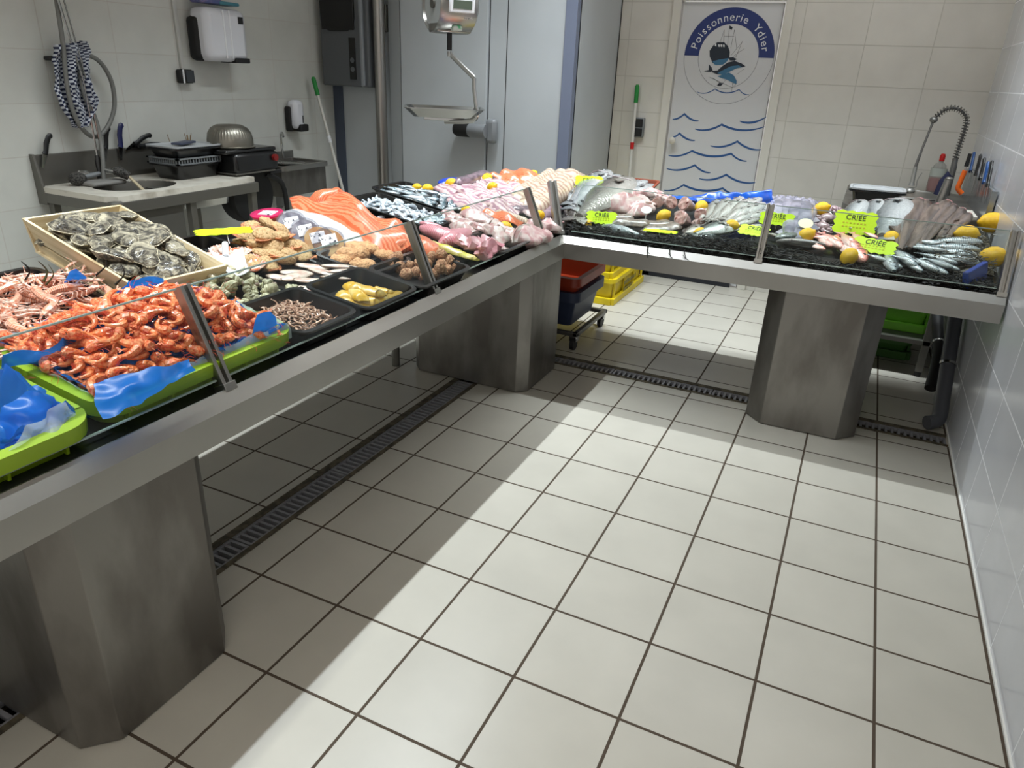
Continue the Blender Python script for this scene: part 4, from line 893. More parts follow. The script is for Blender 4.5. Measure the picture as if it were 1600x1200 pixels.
# ---- lime crates -------------------------------------------------
def lime(lab, x0, x1, y0, y1, h):
    cx, cy = (x0+x1)/2, (y0+y1)/2; t = thing('lime_crate', lab, 'crate', dM(cx, cy, .003)); w_, l_ = x1-x0, y1-y0
    mk('crate_body', B().basin(w_, l_, h, rim=.022, r=.045, taper=.01, t=.005, lip=.035), LIME, t)
    b = B()
    for s_ in (-1, 1):
        for k in range(5): b.lim(s_*(w_/2-.026), s_*(w_/2-.012), -l_/2+.07+k*(l_-.14)/4-.003, -l_/2+.07+k*(l_-.14)/4+.003, .01, h-.035)
    mk('side_ribs', b, LIME, t, smooth=False); return t
lime('lime green crate at the near left end of the counter, blue sheet inside', -2.05, -1.645, -2.92, -2.315, .072)
lime('lime green crate full of orange cooked prawns', -2.06, -1.665, -2.295, -1.69, .072)
tray('black crate under the raw langoustines behind the cooked prawns', -2.46, -2.07, -2.56, -1.90, .06, hh=.006)
# liners
def liner(name, lab, x0, x1, y0, y1, h0, h1, m, seed, over=(0, 0, 0, 0), a=.012):
    """sheet pressed in a crate: high at the rim, low inside; over = how far it folds outside each side (x0,x1,y0,y1)"""
    def f(u_, v_):
        X = x0-over[0]+(x1-x0+over[0]+over[1])*u_; Y = y0-over[2]+(y1-y0+over[2]+over[3])*v_
        e = min((X-x0), (x1-X), (Y-y0), (y1-Y)); k = max(0, min(1, e/.05)); h = h1*(1-k)+h0*k
        if e < 0: h = h1+e*1.1+.004
        X2 = min(max(X, x0-.012), x1+.012) if e < 0 and (X < x0 or X > x1) else X; Y2 = Y
        return Vector((X2, Y2, dz(X, Y)+h+crumple(X, Y, a, 16, seed)+.004))
    return sheet(name, lab, f, 60, 60, m)
liner('blue_liner', 'blue plastic sheet lining the near lime green crate', -2.03, -1.68, -2.89, -2.34, .02, .080, BLUEF, 3, over=(.0, .0, 0, .02), a=.04)
liner('blue_liner', 'blue plastic sheet under the cooked prawns, folded over the crate front', -2.045, -1.69, -2.27, -1.71, .04, .085, BLUEF, 5, over=(.02, .012, .0, .0), a=.02)
liner('white_liner', 'white plastic sheet under the blue sheet of the cooked prawns', -2.05, -1.685, -2.28, -1.705, .03, .080, WHITEF, 6, over=(.02, .028, .0, .0), a=.016)
def standing(name, lab, pts, m, seed, a=.012, th=.0):
    """a bit of sheet standing up: rows of (px,py,h) bottom to top"""
    rows = [[at(*q[:2], q[2]) for q in row] for row in pts]
    def f(u_, v_):
        i = min(int(u_*(len(rows)-1)), len(rows)-2); s_ = u_*(len(rows)-1)-i; A, D = rows[i], rows[i+1]
        j = min(int(v_*(len(A)-1)), len(A)-2); t_ = v_*(len(A)-1)-j
        q = (A[j]*(1-t_)+A[j+1]*t_)*(1-s_)+(D[j]*(1-t_)+D[j+1]*t_)*s_
        return q+noise.noise_vector(q*22+Vector((seed, 0, 0)))*a
    return sheet(name, lab, f, 24, 36, m)
standing('white_liner', 'white crinkled plastic sheet standing over the blue one in the near crate', [[(0, 712, .07), (60, 690, .07), (120, 655, .07)], [(25, 690, .09), (60, 668, .09), (116, 642, .09)], [(60, 655, .11), (85, 640, .11), (112, 628, .11)]], WHITEF, 15, .02)
standing('blue_liner', 'blue plastic sheet standing at the far end of the near lime crate', [[(0, 700, .06), (50, 670, .06), (95, 645, .06)], [(0, 665, .08), (50, 645, .08), (95, 632, .08)], [(0, 635, .1), (45, 614, .1), (90, 616, .1)]], BLUEF, 16, .015)
standing('blue_liner', 'blue plastic sheet standing up between the langoustines and cooked prawns', [[(0, 578, .09), (60, 566, .09), (120, 545, .1), (190, 500, .1), (262, 478, .11)], [(0, 552, .13), (60, 548, .13), (120, 522, .14), (190, 478, .15), (262, 462, .14)]], BLUEF, 1)
standing('blue_liner', 'blue plastic corner sticking up beside the oyster crate', [[(185, 478, .06), (225, 470, .06), (262, 468, .07)], [(180, 452, .10), (215, 446, .12), (262, 447, .12)], [(195, 446, .13), (215, 438, .16), (252, 432, .17)]], BLUEF, 2)
standing('white_liner', 'white plastic sheet edge beside the oyster crate and cooked prawns', [[(180, 492, .08), (230, 482, .08), (268, 474, .08)], [(180, 470, .13), (230, 462, .12), (262, 456, .13)]], WHITEF, 4)
standing('blue_liner', 'small blue plastic corner poking up at the right end of the cooked prawns', [[(390, 528, .08), (410, 520, .09), (432, 508, .1)], [(398, 505, .13), (415, 500, .13), (430, 495, .13)], [(402, 492, .16), (412, 487, .165), (422, 486, .16)]], BLUEF, 7, .006)
standing('blue_liner', 'blue plastic corner sticking up behind the langoustines', [[(100, 442, .1), (118, 438, .1), (140, 436, .1)], [(110, 425, .15), (118, 420, .15), (128, 428, .14)]], BLUEF, 8, .005)
standing('blue_liner', 'blue plastic sheet hanging over the front rim of the prawn crate', [[(158, 655, .10), (185, 645, .10), (225, 626, .10), (262, 606, .10), (305, 580, .10)], [(150, 635, .11), (175, 622, .115), (215, 608, .115), (262, 590, .11), (300, 572, .11)], [(148, 600, .125), (165, 590, .13), (215, 580, .13), (255, 572, .125), (296, 560, .12)]], BLUEF, 12, .01)
# prawns
PP = [prawn(2.5), prawn(1.8), prawn(3.1), prawn(1.1)]
LB = 'orange cooked prawn in the heap on the blue plastic sheet'; GP = 'cooked prawns in the lime green crate'
pile(PP, 290, (-2.03, -1.69, -2.27, -1.73), .088, .085, .074, LB, GP, 11, tilt=.4, roll=.45, layers=3, lt=.014, edge=.96)
# langoustines
LS = mat('langoustine shell', (228, 186, 164), .35, c2=(208, 122, 82), scale=9, coat=.5, vary=.12, wave='X', dist=2, ramp=(.3, .8), bump=.2)
LH = mat('langoustine head', (228, 190, 168), .35, c2=(206, 116, 78), scale=14, coat=.4, vary=.12); LC = mat('langoustine claw', (230, 206, 190), .4, c2=(208, 136, 104), scale=18, vary=.1)
def langoustine(curl):
    b = B(); P3 = []
    a = 0; x = -.38; y = 0
    for i in range(20):
        P3.append(Vector((x, y, 0))); a = curl*max(0, (10-i))/10*.5; x += .04*math.cos(a); y += .04*math.sin(a)-.0
    b.tube(P3[:12], [.03+.035*min(1, i/6)+(.006 if i % 2 else 0) for i in range(12)], 8, up=(0, 0, 1)); o = mk('langoustine', b, LS); tag(o, 'l', 'langoustine')
    b = B(); b.tube(P3[11:]+[P3[-1]+Vector((.06, 0, 0)), P3[-1]+Vector((.14, 0, 0))], [.07, .074, .076, .075, .07, .062, .05, .04, .03, .012, .003][:len(P3)-11+2], 8); mk('head', b, LH, o)
    b = B(); d1 = (P3[0]-P3[1]).normalized(); n1 = Vector((-d1.y, d1.x, 0))
    for q in (-.8, -.4, 0, .4, .8): e_ = P3[0]+d1*.1+n1*q*.1; b.poly([P3[0]-n1*.02, P3[0]+n1*.02, e_+n1*.022, e_-n1*.022], .01)
    mk('tail_fan', b, LS, o, smooth=False)
    h0 = P3[-4]
    for s_ in (-1, 1):
        b = B(); b.tube([h0+Vector((0, s_*.05, 0)), h0+Vector((.14, s_*.13, .03)), h0+Vector((.2, s_*.12, .02))], [.016, .018, .02], 7); b.tube([h0+Vector((.2, s_*.12, .02)), h0+Vector((.32, s_*.11, .02)), h0+Vector((.42, s_*.09, .01)), h0+Vector((.52, s_*.06, 0))], [.022, .032, .022, .006], 7); b.tube([h0+Vector((.40, s_*.1, .015)), h0+Vector((.52, s_*.11, .01))], [.014, .003], 5); mk('claw', b, LC, o)
    b = B()
    for k in range(4):
        for s_ in (-1, 1): q = P3[12+k*2 if 12+k*2 < 20 else 19]; b.tube([q+Vector((0, s_*.05, -.02)), q+Vector((.03, s_*.16, .01)), q+Vector((-.02, s_*.24, -.03))], .008, 4)
    mk('legs', b, LC, o)
    for s_ in (-1, 1): mk('eye', B().ell(P3[-1]+Vector((.02, s_*.035, .02)), .018, 8, 5), EYE, o)
    b = B()
    for s_ in (-1, 1): b.tube(smooth_path([P3[-1], P3[-1]+Vector((.25, s_*.1, .05)), P3[-1]+Vector((.4, s_*.3, .02))], 3), .005, 4)
    mk('antennae', b, LC, o); return Proto(o)
LGs = [langoustine(.3), langoustine(1.4), langoustine(2.4)]
pile(LGs, 84, (-2.38, -2.06, -2.54, -1.90), .075, .035, .15, 'pink and orange raw langoustine in the heap behind the cooked prawns', 'langoustines heaped in the back crate', 21, tilt=.14, roll=.35, layers=3, lt=.022, edge=.95)
pile(LGs, 8, (-2.05, -1.9, -2.7, -2.36), .08, .02, .15, 'pale langoustine at the near left edge beside the blue sheet', 'langoustines in the near lime crate', 22, tilt=.2, roll=.3, layers=1)
# seaweed fronds
SWG = mat('olive seaweed', (70, 66, 26), .4, c2=(40, 38, 18), scale=20); SWB = mat('black seaweed', (9, 9, 7), .5, spec=.3, c2=(24, 20, 13), scale=40, vary=.2)
for i, (px, py, dx, dy, m_) in enumerate([(68, 440, -6, -22, SWG), (72, 445, 6, -20, SWG), (150, 430, 16, -18, SWB), (180, 445, 12, -20, SWB), (40, 437, -4, -16, SWB)]):
    A = at(px, py, .14); D = at(px+dx, py+dy, .17); D.z = A.z+.05
    o = mk('seaweed_frond', B().tube(smooth_path([A, A.lerp(D, .5)+Vector((.01, .01, 0)), D], 4), lambda s_: .006*(1-s_)+.001, 6, flat=.4), m_); tag(o, ['short olive seaweed frond standing at the back left of the langoustines', 'olive seaweed frond leaning right at the back of the langoustines', 'black seaweed strand by the small blue corner behind the langoustines', 'black seaweed strand nearest the oyster crate', 'black seaweed strand at the far left behind the langoustines'][i], 'seaweed', 'seaweed fronds among the langoustines')
o = mk('plastic_lid', B().box((0, 0, .02), (.2, .3, .03), Matrix.Rotation(.2, 3, 'Y')), mat('grey film lid', (150, 155, 158), .3), M=dM(-2.46, -2.32, .13), bevel=.01); tag(o, 'grey plastic lid at the far left behind the langoustines', 'lid')
# ---- oyster crate ------------------------------------------------
WOOD = mat('pale poplar wood', (226, 208, 172), .6, c2=(206, 184, 142), scale=3, detail=6, stretch=(1, 1, 14), bump=.1, bscale=12)
oc = [Vector((-2.57, -1.835, 1.05)), Vector((-2.54, -1.515, 1.058)), Vector((-2.06, -1.55, .925)), Vector((-2.06, -1.865, .93))]   # rim: back-near, back-far, front-far, front-near
ctr = sum(oc, Vector())/4; ux = ((oc[2]+oc[3])-(oc[0]+oc[1])).normalized(); uy = ((oc[1]+oc[2])-(oc[0]+oc[3])).normalized(); uz = ux.cross(uy).normalized(); uy = uz.cross(ux).normalized()
OM = Matrix.Translation(ctr) @ Matrix((ux, uy, uz)).transposed().to_4x4(); OW = ((oc[2]+oc[3])/2-(oc[0]+oc[1])/2).length; OL = ((oc[1]+oc[2])/2-(oc[0]+oc[3])/2).length
t = thing('oyster_crate', 'tilted pale wooden crate heaped with oysters', 'crate', OM)
hd = .10
def flare(pts, nm):   # wooden board with outward flare
    b = B(); b.poly([Vector(p) for p in pts[0]], Vector((0, 0, 1)).z*0+1, pts[1]); mk(nm, b, WOOD, t, smooth=False, bevel=.002)
w2, l2, fl = OW/2, OL/2, .02
for s_ in (-1, 1):
    b = B(); a0 = b._ring([(-w2, s_*l2, 0), (w2, s_*l2, 0), (w2-fl, s_*(l2-fl), -hd*.62), (-w2+fl, s_*(l2-fl), -hd*.62)]); a1 = b._ring([(-w2, s_*(l2-.009), 0), (w2, s_*(l2-.009), 0), (w2-fl, s_*(l2-fl-.009), -hd*.62), (-w2+fl, s_*(l2-fl-.009), -hd*.62)]); b.skin([a0, a1]); mk('long_side_board', b, WOOD, t, smooth=False)
    b = B(); a0 = b._ring([(-w2+fl, s_*(l2-fl), -hd*.68), (w2-fl, s_*(l2-fl), -hd*.68), (w2-fl*1.4, s_*(l2-fl*1.4), -hd), (-w2+fl*1.4, s_*(l2-fl*1.4), -hd)]); a1 = b._ring([(-w2+fl, s_*(l2-fl-.008), -hd*.68), (w2-fl, s_*(l2-fl-.008), -hd*.68), (w2-fl*1.4, s_*(l2-fl*1.4-.008), -hd), (-w2+fl*1.4, s_*(l2-fl*1.4-.008), -hd)]); b.skin([a0, a1]); mk('lower_side_board', b, WOOD, t, smooth=False)
    b = B(); a0 = b._ring([(s_*w2, -l2, 0), (s_*w2, l2, 0), (s_*(w2-fl), l2-fl, -hd), (s_*(w2-fl), -l2+fl, -hd)]); a1 = b._ring([(s_*(w2-.009), -l2, 0), (s_*(w2-.009), l2, 0), (s_*(w2-fl-.009), l2-fl, -hd), (s_*(w2-fl-.009), -l2+fl, -hd)]); b.skin([a0, a1]); mk('end_board', b, WOOD, t, smooth=False)
mk('crate_base', B().lim(-w2+fl, w2-fl, -l2+fl, l2-fl, -hd-.006, -hd), WOOD, t, smooth=False)
o = mk('crate_prop', B().box((0, 0, .03), (.12, .26, .06)), MBLACK, M=dM(-2.42, -1.68, .0), bevel=.004); tag(o, 'black box propping up the back of the oyster crate', 'box')
OYM = mat('oyster shell', (66, 61, 52), .4, c2=(200, 190, 164), scale=3.2, detail=9, ramp=(.42, .68), dist=1.8, bump=1, bscale=26, vary=.15, coat=.3)
def oyster(seed):
    b = B(); N_, Mh = 26, 12; r_ = random.Random(seed); el = r_.uniform(.55, .75); R = []
    for j in range(Mh+1):
        ph = PI*j/Mh; ring = []
        for k in range(N_):
            th = 2*PI*k/N_; rr = math.sin(ph)**.75; w = .5*(1-.28*math.cos(th))
            x = rr*.5*math.cos(th); y = rr*w*el*math.sin(th); z = -math.cos(ph)*(.13 if math.cos(ph) > 0 else .15)
            ridge = .014*math.sin(rr*26+2*noise.noise(Vector((x*3, y*3, seed)))) ; q = Vector((x, y, z+ridge*(1 if z > 0 else -1)))
            q += noise.noise_vector(Vector((x*5, y*5, z*8+seed)))*.05; ring.append(q)
        R.append(b._ring(ring))
    o = mk('oyster', b.skin(R), OYM); tag(o, 'o', 'oyster')
    b = B(); ed = []
    for k in range(N_+1):
        th = 2*PI*k/N_; w = .5*(1-.28*math.cos(th)); x, y = .505*math.cos(th), w*el*1.01*math.sin(th); q = Vector((x, y, 0)); ed.append(q+noise.noise_vector(Vector((x*5, y*5, seed)))*.05)
    b.tube(ed, .013, 5); mk('shell_lip', b, mat('cream shell lip', (226, 216, 186), .4, c2=(120, 110, 90), scale=30), o)
    return Proto(o)
OY = [oyster(s_) for s_ in (1, 2, 3, 4, 5)]
r = random.Random(5); pts = []
for i in range(46):
    best = None
    for _ in range(20):
        u_, v_ = r.uniform(-.82, .84), r.uniform(-.7, .7); d = min([(u_-p[0])**2*2+(v_-p[1])**2+(.1 if p[2] != i % 3 else 0) for p in pts] or [9])
        if best is None or d > best[0]: best = (d, u_, v_)
    _, u_, v_ = best; pts.append((u_, v_, i % 3)); dome = (1-abs(u_)**3)*(1-abs(v_)**3); h = -.028+.055*dome-(i % 3)*.024
    s_ = r.uniform(.105, .14)
    M = OM @ Matrix.Translation((u_*(w2-.02), v_*(l2-.02), h)) @ Matrix.Rotation(r.uniform(0, 6.28), 4, 'Z') @ Matrix.Rotation(r.uniform(-.35, .35), 4, 'Y') @ Matrix.Rotation(r.uniform(-.4, .4), 4, 'X') @ Matrix.Scale(s_, 4)
    r.choice(OY).put(M, 'rough grey and cream oyster heaped in the wooden crate', 'oysters in the wooden crate')
# ---- trays front row ---------------------------------------------
tray('black tray heaped with small grey shrimp', -1.905, -1.645, -1.70, -1.43, .06)
tray('black tray with yellow smoked haddock fillets', -1.905, -1.635, -1.405, -1.10, .055)
tray('black tray with breaded fish patties', -2.10, -1.83, -1.115, -.83, .045)
tray('black tray with round fish balls behind the second glass post', -1.885, -1.63, -1.09, -.72, .05)
tray('black tray holding whelks beside the oyster crate', -2.19, -1.92, -1.76, -1.44, .035)
tray('black tray with half shells of razor clams', -2.17, -1.92, -1.43, -1.13, .03)
tray('black tray of scallops behind the whelks', -2.46, -2.2, -1.50, -1.27, .05)
tray('black tray under the stuffed scallop shells', -2.48, -2.12, -1.26, -.98, .03)
# whelks
WH = mat('whelk shell', (146, 142, 110), .45, c2=(196, 188, 158), scale=4, vary=.2, bump=.2, bscale=12, c3=(206, 200, 176))
def whelk(seed, k1=1.0):
    b = B(); pts = []; rs = []; T = 3.1
    for i in range(66):
        t_ = i/65; a = t_*T*2*PI; g = t_**1.6; rr = .03+.2*g; z = .5-.62*g; pts.append(Vector((rr*math.cos(a)*.9, rr*math.sin(a)*.9, z))); rs.append(.05+.2*g)
    b.tube(pts, rs, 8); b.ell((0, 0, .02), (.2, .2, .42), 10, 8); o = mk('whelk', b, WH); tag(o, 'w', 'whelk')
    e = pts[-1]; mk('aperture', B().ell(e+Vector((.03, .05, -.08)), (.13, .09, .17), 10, 6), mat('whelk aperture', (120, 100, 84), .4), o); return Proto(o)
WP = [whelk(1), whelk(2)]
pile(WP, 62, (-2.19, -1.90, -1.79, -1.42), .045, .03, .055, 'greenish cream whelk in the tray in front of the oysters', 'whelks', 31, tilt=3, roll=3, layers=2, lt=.02)
# little shrimps
GS = mat('grey shrimp', (214, 176, 152), .4, c2=(168, 126, 106), scale=3, coat=.3, vary=.15); 
def shrimp(curl):
    b = B(); P = [(math.cos(a_)*.35, math.sin(a_)*.35, 0) for a_ in [curl*k/9-curl/2 for k in range(10)]]; P = [Vector(p)-Vector((.25, 0, 0)) for p in P]
    b.tube(P, [.03, .07, .085, .08, .075, .07, .06, .05, .035, .02], 7); b.tube([P[0], P[0]+Vector((.0, -.2, .05))], .01, 4); o = mk('grey_shrimp', b, GS); tag(o, 's', 'shrimp'); mk('tail_fan', B().poly([P[-1], P[-1]+Vector((-.08, .08, 0)), P[-1]+Vector((-.12, -.02, 0))], .02), GS, o, smooth=False); return Proto(o)
pile([shrimp(3), shrimp(3.8), shrimp(2.2)], 210, (-1.885, -1.685, -1.68, -1.46), .024, .034, .038, 'small brownish grey shrimp in the black tray', 'grey shrimp in the black tray', 41, tilt=.5, roll=.8, layers=3, lt=.009, edge=.9)
# haddock
HA = mat('smoked haddock', (214, 164, 40), .35, c2=(214, 184, 110), scale=4, coat=.5, vary=.08, bump=.3, bscale=8, ramp=(.45, .7))
def slab(name, cat, m, L=1, W=.35, T=.1, nz=.04, bend=0, seed=0, taper=.5, skin=None, part='skin_side', nf=4, wav=0):
    b = B(); nx, ny = 16, 8; top = {}; bot = {}
    for i in range(nx+1):
        for j in range(ny+1):
            u_, v_ = i/nx-.5, j/ny-.5; w = W*(1-taper*max(0, u_)*2*.8-.5*max(0, -u_-.38)*6); x = u_*L; y = v_*w+bend*(u_*u_-.1); e = (1-(2*v_)**2)**.5 if abs(v_) < .5 else 0; e2 = min(1, (1-abs(2*u_))*6); z = T*max(.05, e)*max(.15, e2)
            q = Vector((x, y, 0)); nn = noise.noise_vector(Vector((x*nf, y*nf, seed)))*nz; wz = wav*math.sin(u_*9+seed+v_*4)
            top[i, j] = b.bm.verts.new(q+Vector((nn.x, nn.y, z+nn.z*.6+wz))); bot[i, j] = b.bm.verts.new(q+Vector((nn.x, nn.y, -.15*T+wz)))
    for i in range(nx):
        for j in range(ny):
            b.bm.faces.new((top[i, j], top[i+1, j], top[i+1, j+1], top[i, j+1])); f = b.bm.faces.new((bot[i, j], bot[i, j+1], bot[i+1, j+1], bot[i+1, j])); 
    for i in range(nx):
        for j in (0, ny):
            a_ = (top[i, j], bot[i, j], bot[i+1, j], top[i+1, j]); b.bm.faces.new(a_ if j == 0 else a_[::-1])
    for j in range(ny):
        for i in (0, nx):
            a_ = (top[i, j], top[i, j+1], bot[i, j+1], bot[i, j]); b.bm.faces.new(a_ if i == 0 else a_[::-1])
    o = mk(name, b, m); tag(o, name, cat)
    return Proto(o)
had = slab('smoked_haddock_fillet', 'fish fillet', HA, W=.36, T=.12, nz=.06, seed=3)
for i, (a_, c_, h) in enumerate([((525, 462), (600, 474), .03), ((545, 445), (570, 470), .045), ((590, 472), (632, 460), .035), ((535, 475), (610, 480), .02), ((595, 455), (628, 462), .05), ((548, 448), (604, 462), .055)]):
    lay(had, a_, c_, h, 'yellow smoked haddock fillet overlapping the others in the black tray', 'smoked haddock fillets', sw=1.2)
# patties & balls
PT = mat('breadcrumb crust', (226, 172, 124), .8, c2=(176, 120, 76), scale=9, detail=8, bump=1, bscale=14, ramp=(.45, .75), vary=.08)
def nob(name, cat, m, r3, nz, seed, nf=5):
    b = B().ell((0, 0, 0), r3, 16, 10)
    for v in b.bm.verts: v.co += noise.noise_vector(v.co*nf+Vector((seed, 0, 0)))*nz
    o = mk(name, b, m); tag(o, name, cat); return Proto(o)
pat = nob('fish_patty', 'patty', PT, (.5, .38, .2), .07, 1)
for a_, c_, h in (((525, 400), (575, 388), .035), ((560, 382), (597, 392), .05), ((583, 393), (618, 402), .04), ((545, 412), (590, 415), .03), ((518, 408), (548, 402), .03)):
    lay(pat, a_, c_, h, 'breaded speckled fish patty in the black tray', 'breaded patties', flat=1)
bal = nob('fish_ball', 'fish ball', mat('brown fish ball crust', (212, 162, 124), .8, c2=(164, 110, 80), scale=7, detail=8, bump=1, bscale=9, vary=.1), (.5, .46, .44), .1, 4)
for i, (x, y, h) in enumerate([(615, 405, .04), (608, 415, .03), (625, 418, .03), (640, 415, .035), (650, 425, .03), (635, 428, .03), (668, 412, .04), (675, 402, .05), (690, 398, .07), (690, 412, .045), (700, 422, .03), (712, 417, .03), (680, 427, .03), (665, 430, .03), (700, 407, .05), (655, 412, .05), (622, 402, .05), (688, 420, .05)]):
    q = at(x, y, h); bal.put(Matrix.Translation(q) @ Euler((i*1.3, i*.7, i*2.1)).to_matrix().to_4x4() @ Matrix.Scale(.042+.008*(i % 3)/2, 4), 'small brown round fish ball in the black tray', 'fish balls in the black tray')
# razor half shells
RZ = mat('pale shell flesh', (212, 194, 180), .35, c2=(190, 126, 112), scale=4, coat=.4, vary=.08, ramp=(.5, .75))
b = B(); R = []
for i in range(15):
    u_ = i/14-.5; w = .17*math.sqrt(max(0.001, 1-(2*u_)**2)); R.append(b._ring([(u_, w*math.cos(2*PI*k/12), .06*(w/.17)*math.sin(2*PI*k/12)) for k in range(12)]))
o = mk('filled_half_shell', b.skin(R), RZ); tag(o, 'x', 'shellfish'); mk('shell_rim', B().tube([(.5*math.cos(2*PI*k/24), .175*math.sin(2*PI*k/24), 0) for k in range(25)], .018, 5), mat('brown shell rim', (110, 84, 64), .5), o)
hs_ = Proto(o)
for i, (a_, c_) in enumerate([((437, 425), (490, 428)), ((458, 413), (515, 420)), ((500, 415), (560, 418)), ((440, 437), (485, 427)), ((458, 437), (515, 440)), ((510, 425), (558, 422)), ((462, 448), (500, 455)), ((530, 432), (480, 418)), ((500, 432), (548, 436)), ((415, 430), (460, 437))]):
    lay(hs_, a_, c_, .03+.006*(i % 3), 'elongated pale half shell with pinkish flesh on the black tray', 'filled half shells', roll=.2*(i % 3-1))
# scallops with coral
def fan(name, m, m2=None, stuff=False):
    b = B(); N_ = 28; R = []
    for j in range(7):
        t_ = j/6; ring = []
        for k in range(N_+1):
            a_ = -1.25*PI/2+2.5*PI/2*k/N_; rr = t_*(.5+.012*math.cos(k*PI)); ring.append(Vector((rr*math.cos(a_)-.2, rr*math.sin(a_), .12*t_*t_-.06+(.01*math.cos(k*PI)*t_))))
        R.append(b._ring(ring))
    b.skin(R, False, closed=False); o = mk(name, b, m); md = o.modifiers.new('s', 'SOLIDIFY'); md.thickness = .03; tag(o, name, 'scallop'); return o
SCW = mat('scallop shell', (206, 182, 166), .5, c2=(180, 122, 100), scale=9, vary=.08)
o = fan('scallop', SCW); q = B().ell((.02, 0, .03), (.22, .2, .09), 14, 8); mk('scallop_meat', q, mat('scallop meat', (216, 208, 198), .25, coat=.6), o); mk('coral', B().tube(smooth_path([Vector((.15, .1, .05)), Vector((.25, 0, .06)), Vector((.18, -.16, .05)), Vector((.0, -.22, .03))], 3), [.02, .05, .06, .065, .06, .06, .05, .04, .03, .01][:10], 8), mat('orange coral', (232, 110, 70), .25, coat=.6), o); sc = Proto(o)
for i, (x, y) in enumerate([(335, 398), (350, 392), (325, 405), (345, 405), (360, 400), (372, 395), (385, 402), (362, 412), (330, 415), (380, 415), (395, 410), (345, 418), (408, 400), (400, 420)]):
    sc.put(Matrix.Translation(at(x, y, .045+.01*(i % 2))) @ Euler((.3*math.sin(i*2), .3*math.cos(i*3), i*1.9)).to_matrix().to_4x4() @ Matrix.Scale(.085, 4), 'open scallop with white meat and orange coral behind the whelks', 'open scallops')
# stuffed shells
o = fan('stuffed_scallop_shell', mat('brown orange shell', (216, 140, 92), .5, c2=(170, 100, 66), scale=9, vary=.1)); o['category'] = 'stuffed shell'
q = B().ell((.02, 0, .045), (.4, .38, .17), 18, 9)
for v in q.bm.verts: v.co += noise.noise_vector(v.co*9)*.03
mk('stuffing', q, mat('speckled stuffing', (228, 192, 142), .7, c2=(200, 154, 102), scale=16, bump=1, bscale=30, c3=(110, 120, 60), ramp=(.45, .62)), o); st = Proto(o)
for i, (x, y, h, s_) in enumerate([(385, 370, .05, .1), (398, 358, .07, .11), (420, 352, .09, .105), (413, 368, .10, .11), (435, 372, .085, .11), (400, 385, .06, .11), (425, 385, .07, .11), (448, 382, .06, .105), (380, 382, .04, .1), (470, 390, .045, .11), (452, 398, .045, .10), (410, 398, .05, .1), (430, 400, .05, .1), (445, 408, .05, .1), (418, 412, .04, .1), (475, 402, .04, .08), (400, 418, .035, .1), (438, 360, .08, .1), (395, 408, .04, .09), (420, 420, .03, .09)]):
    st.put(Matrix.Translation(at(x, y, h)) @ slope(-2.2, -1.1) @ Euler((.35*math.sin(i*2.3), .35*math.cos(i*1.7)-.1, i*2.4)).to_matrix().to_4x4() @ Matrix.Scale(s_, 4), 'scallop shell stuffed with speckled beige filling in the pile', 'stuffed scallop shells')
# scoop
t = thing('white_scoop', 'white plastic scoop lying on the back of the whelks', 'scoop', Matrix.Translation(at(362, 425, .06)) @ slope(-2.1, -1.4) @ Matrix.Rotation(-.5, 4, 'Z'))
b = B(); b.grid(lambda u_, v_: Vector(((u_-.5)*.13, (v_-.5)*.1*(1.1-.4*u_), .03*(2*v_-1)**2*(1-.5*u_)+.01+.02*(1-u_)**2)), 10, 12); o = mk('scoop_blade', b, WHITEP, t); md = o.modifiers.new('s', 'SOLIDIFY'); md.thickness = .003; mk('scoop_handle', B().tube([(-.06, 0, .03), (-.14, .02, .045)], .011, 8), WHITEP, t)
# price cards
def card(px, py, h, wpx, hpx, lab, text=True, tilt=1.05, rz=0, yaw=None):
    """zigzag fluorescent card on a spike; centre over the given deck spot"""
    q = at(px, py, h); d = (q-CAM).length; w_ = wpx*d/FPX; hh = hpx*d/FPX
    v = (CAM-q); ya = math.atan2(v.x, -v.y)+rz
    M = Matrix.Translation(q) @ Matrix.Rotation(ya, 4, 'Z') @ Matrix.Rotation(tilt, 4, 'X')
    t = thing('price_card', lab, 'price card', M); ps_ = []
    def zz(a, c_, n, amp):
        a, c_ = Vector(a), Vector(c_); nn = Vector((c_.y-a.y, a.x-c_.x)).normalized()
        for k in range(n): f0, f1 = k/n, (k+.5)/n; ps_.append(a.lerp(c_, f0)); ps_.append(a.lerp(c_, f1)+nn*amp)
    x, y = w_/2, hh/2/max(.35, math.sin(tilt+.3)); am = w_*.06
    zz((-x, -y), (x, -y), 5, am*.6); zz((x, -y), (x, y), 3, am); zz((x, y), (-x, y), 4, am*.6); zz((-x, y), (-x, -y), 3, am)
    mk('card_face', B().poly([(p.x, p.y, 0) for p in ps_], -.0012), NEON, t, smooth=False)
    if text:
        text_mesh('CRIÉE', w_*.2, Matrix.Translation((.0, y*.45, .001)), INK, 'written_word', t)
        b = B()
        for k, yy in enumerate((-.05, -.4)):
            for i in range(7): x0 = -x*.62+i*x*.18; b.lim(x0, x0+x*.1, y*yy-y*.06, y*yy+y*.04, .0006, .001)
        mk('written_line', b, INK2, t, smooth=False)
    mk('card_spike', B().tube([(0, -y*.7, -.003), (0, -y*1.5, -.03)], .0018, 6), WHITEP, t); return t
card(352, 361, .10, 74, 11, 'fluorescent yellow price card lying flat beside the stuffed shells', text=False, tilt=.05, rz=.15)
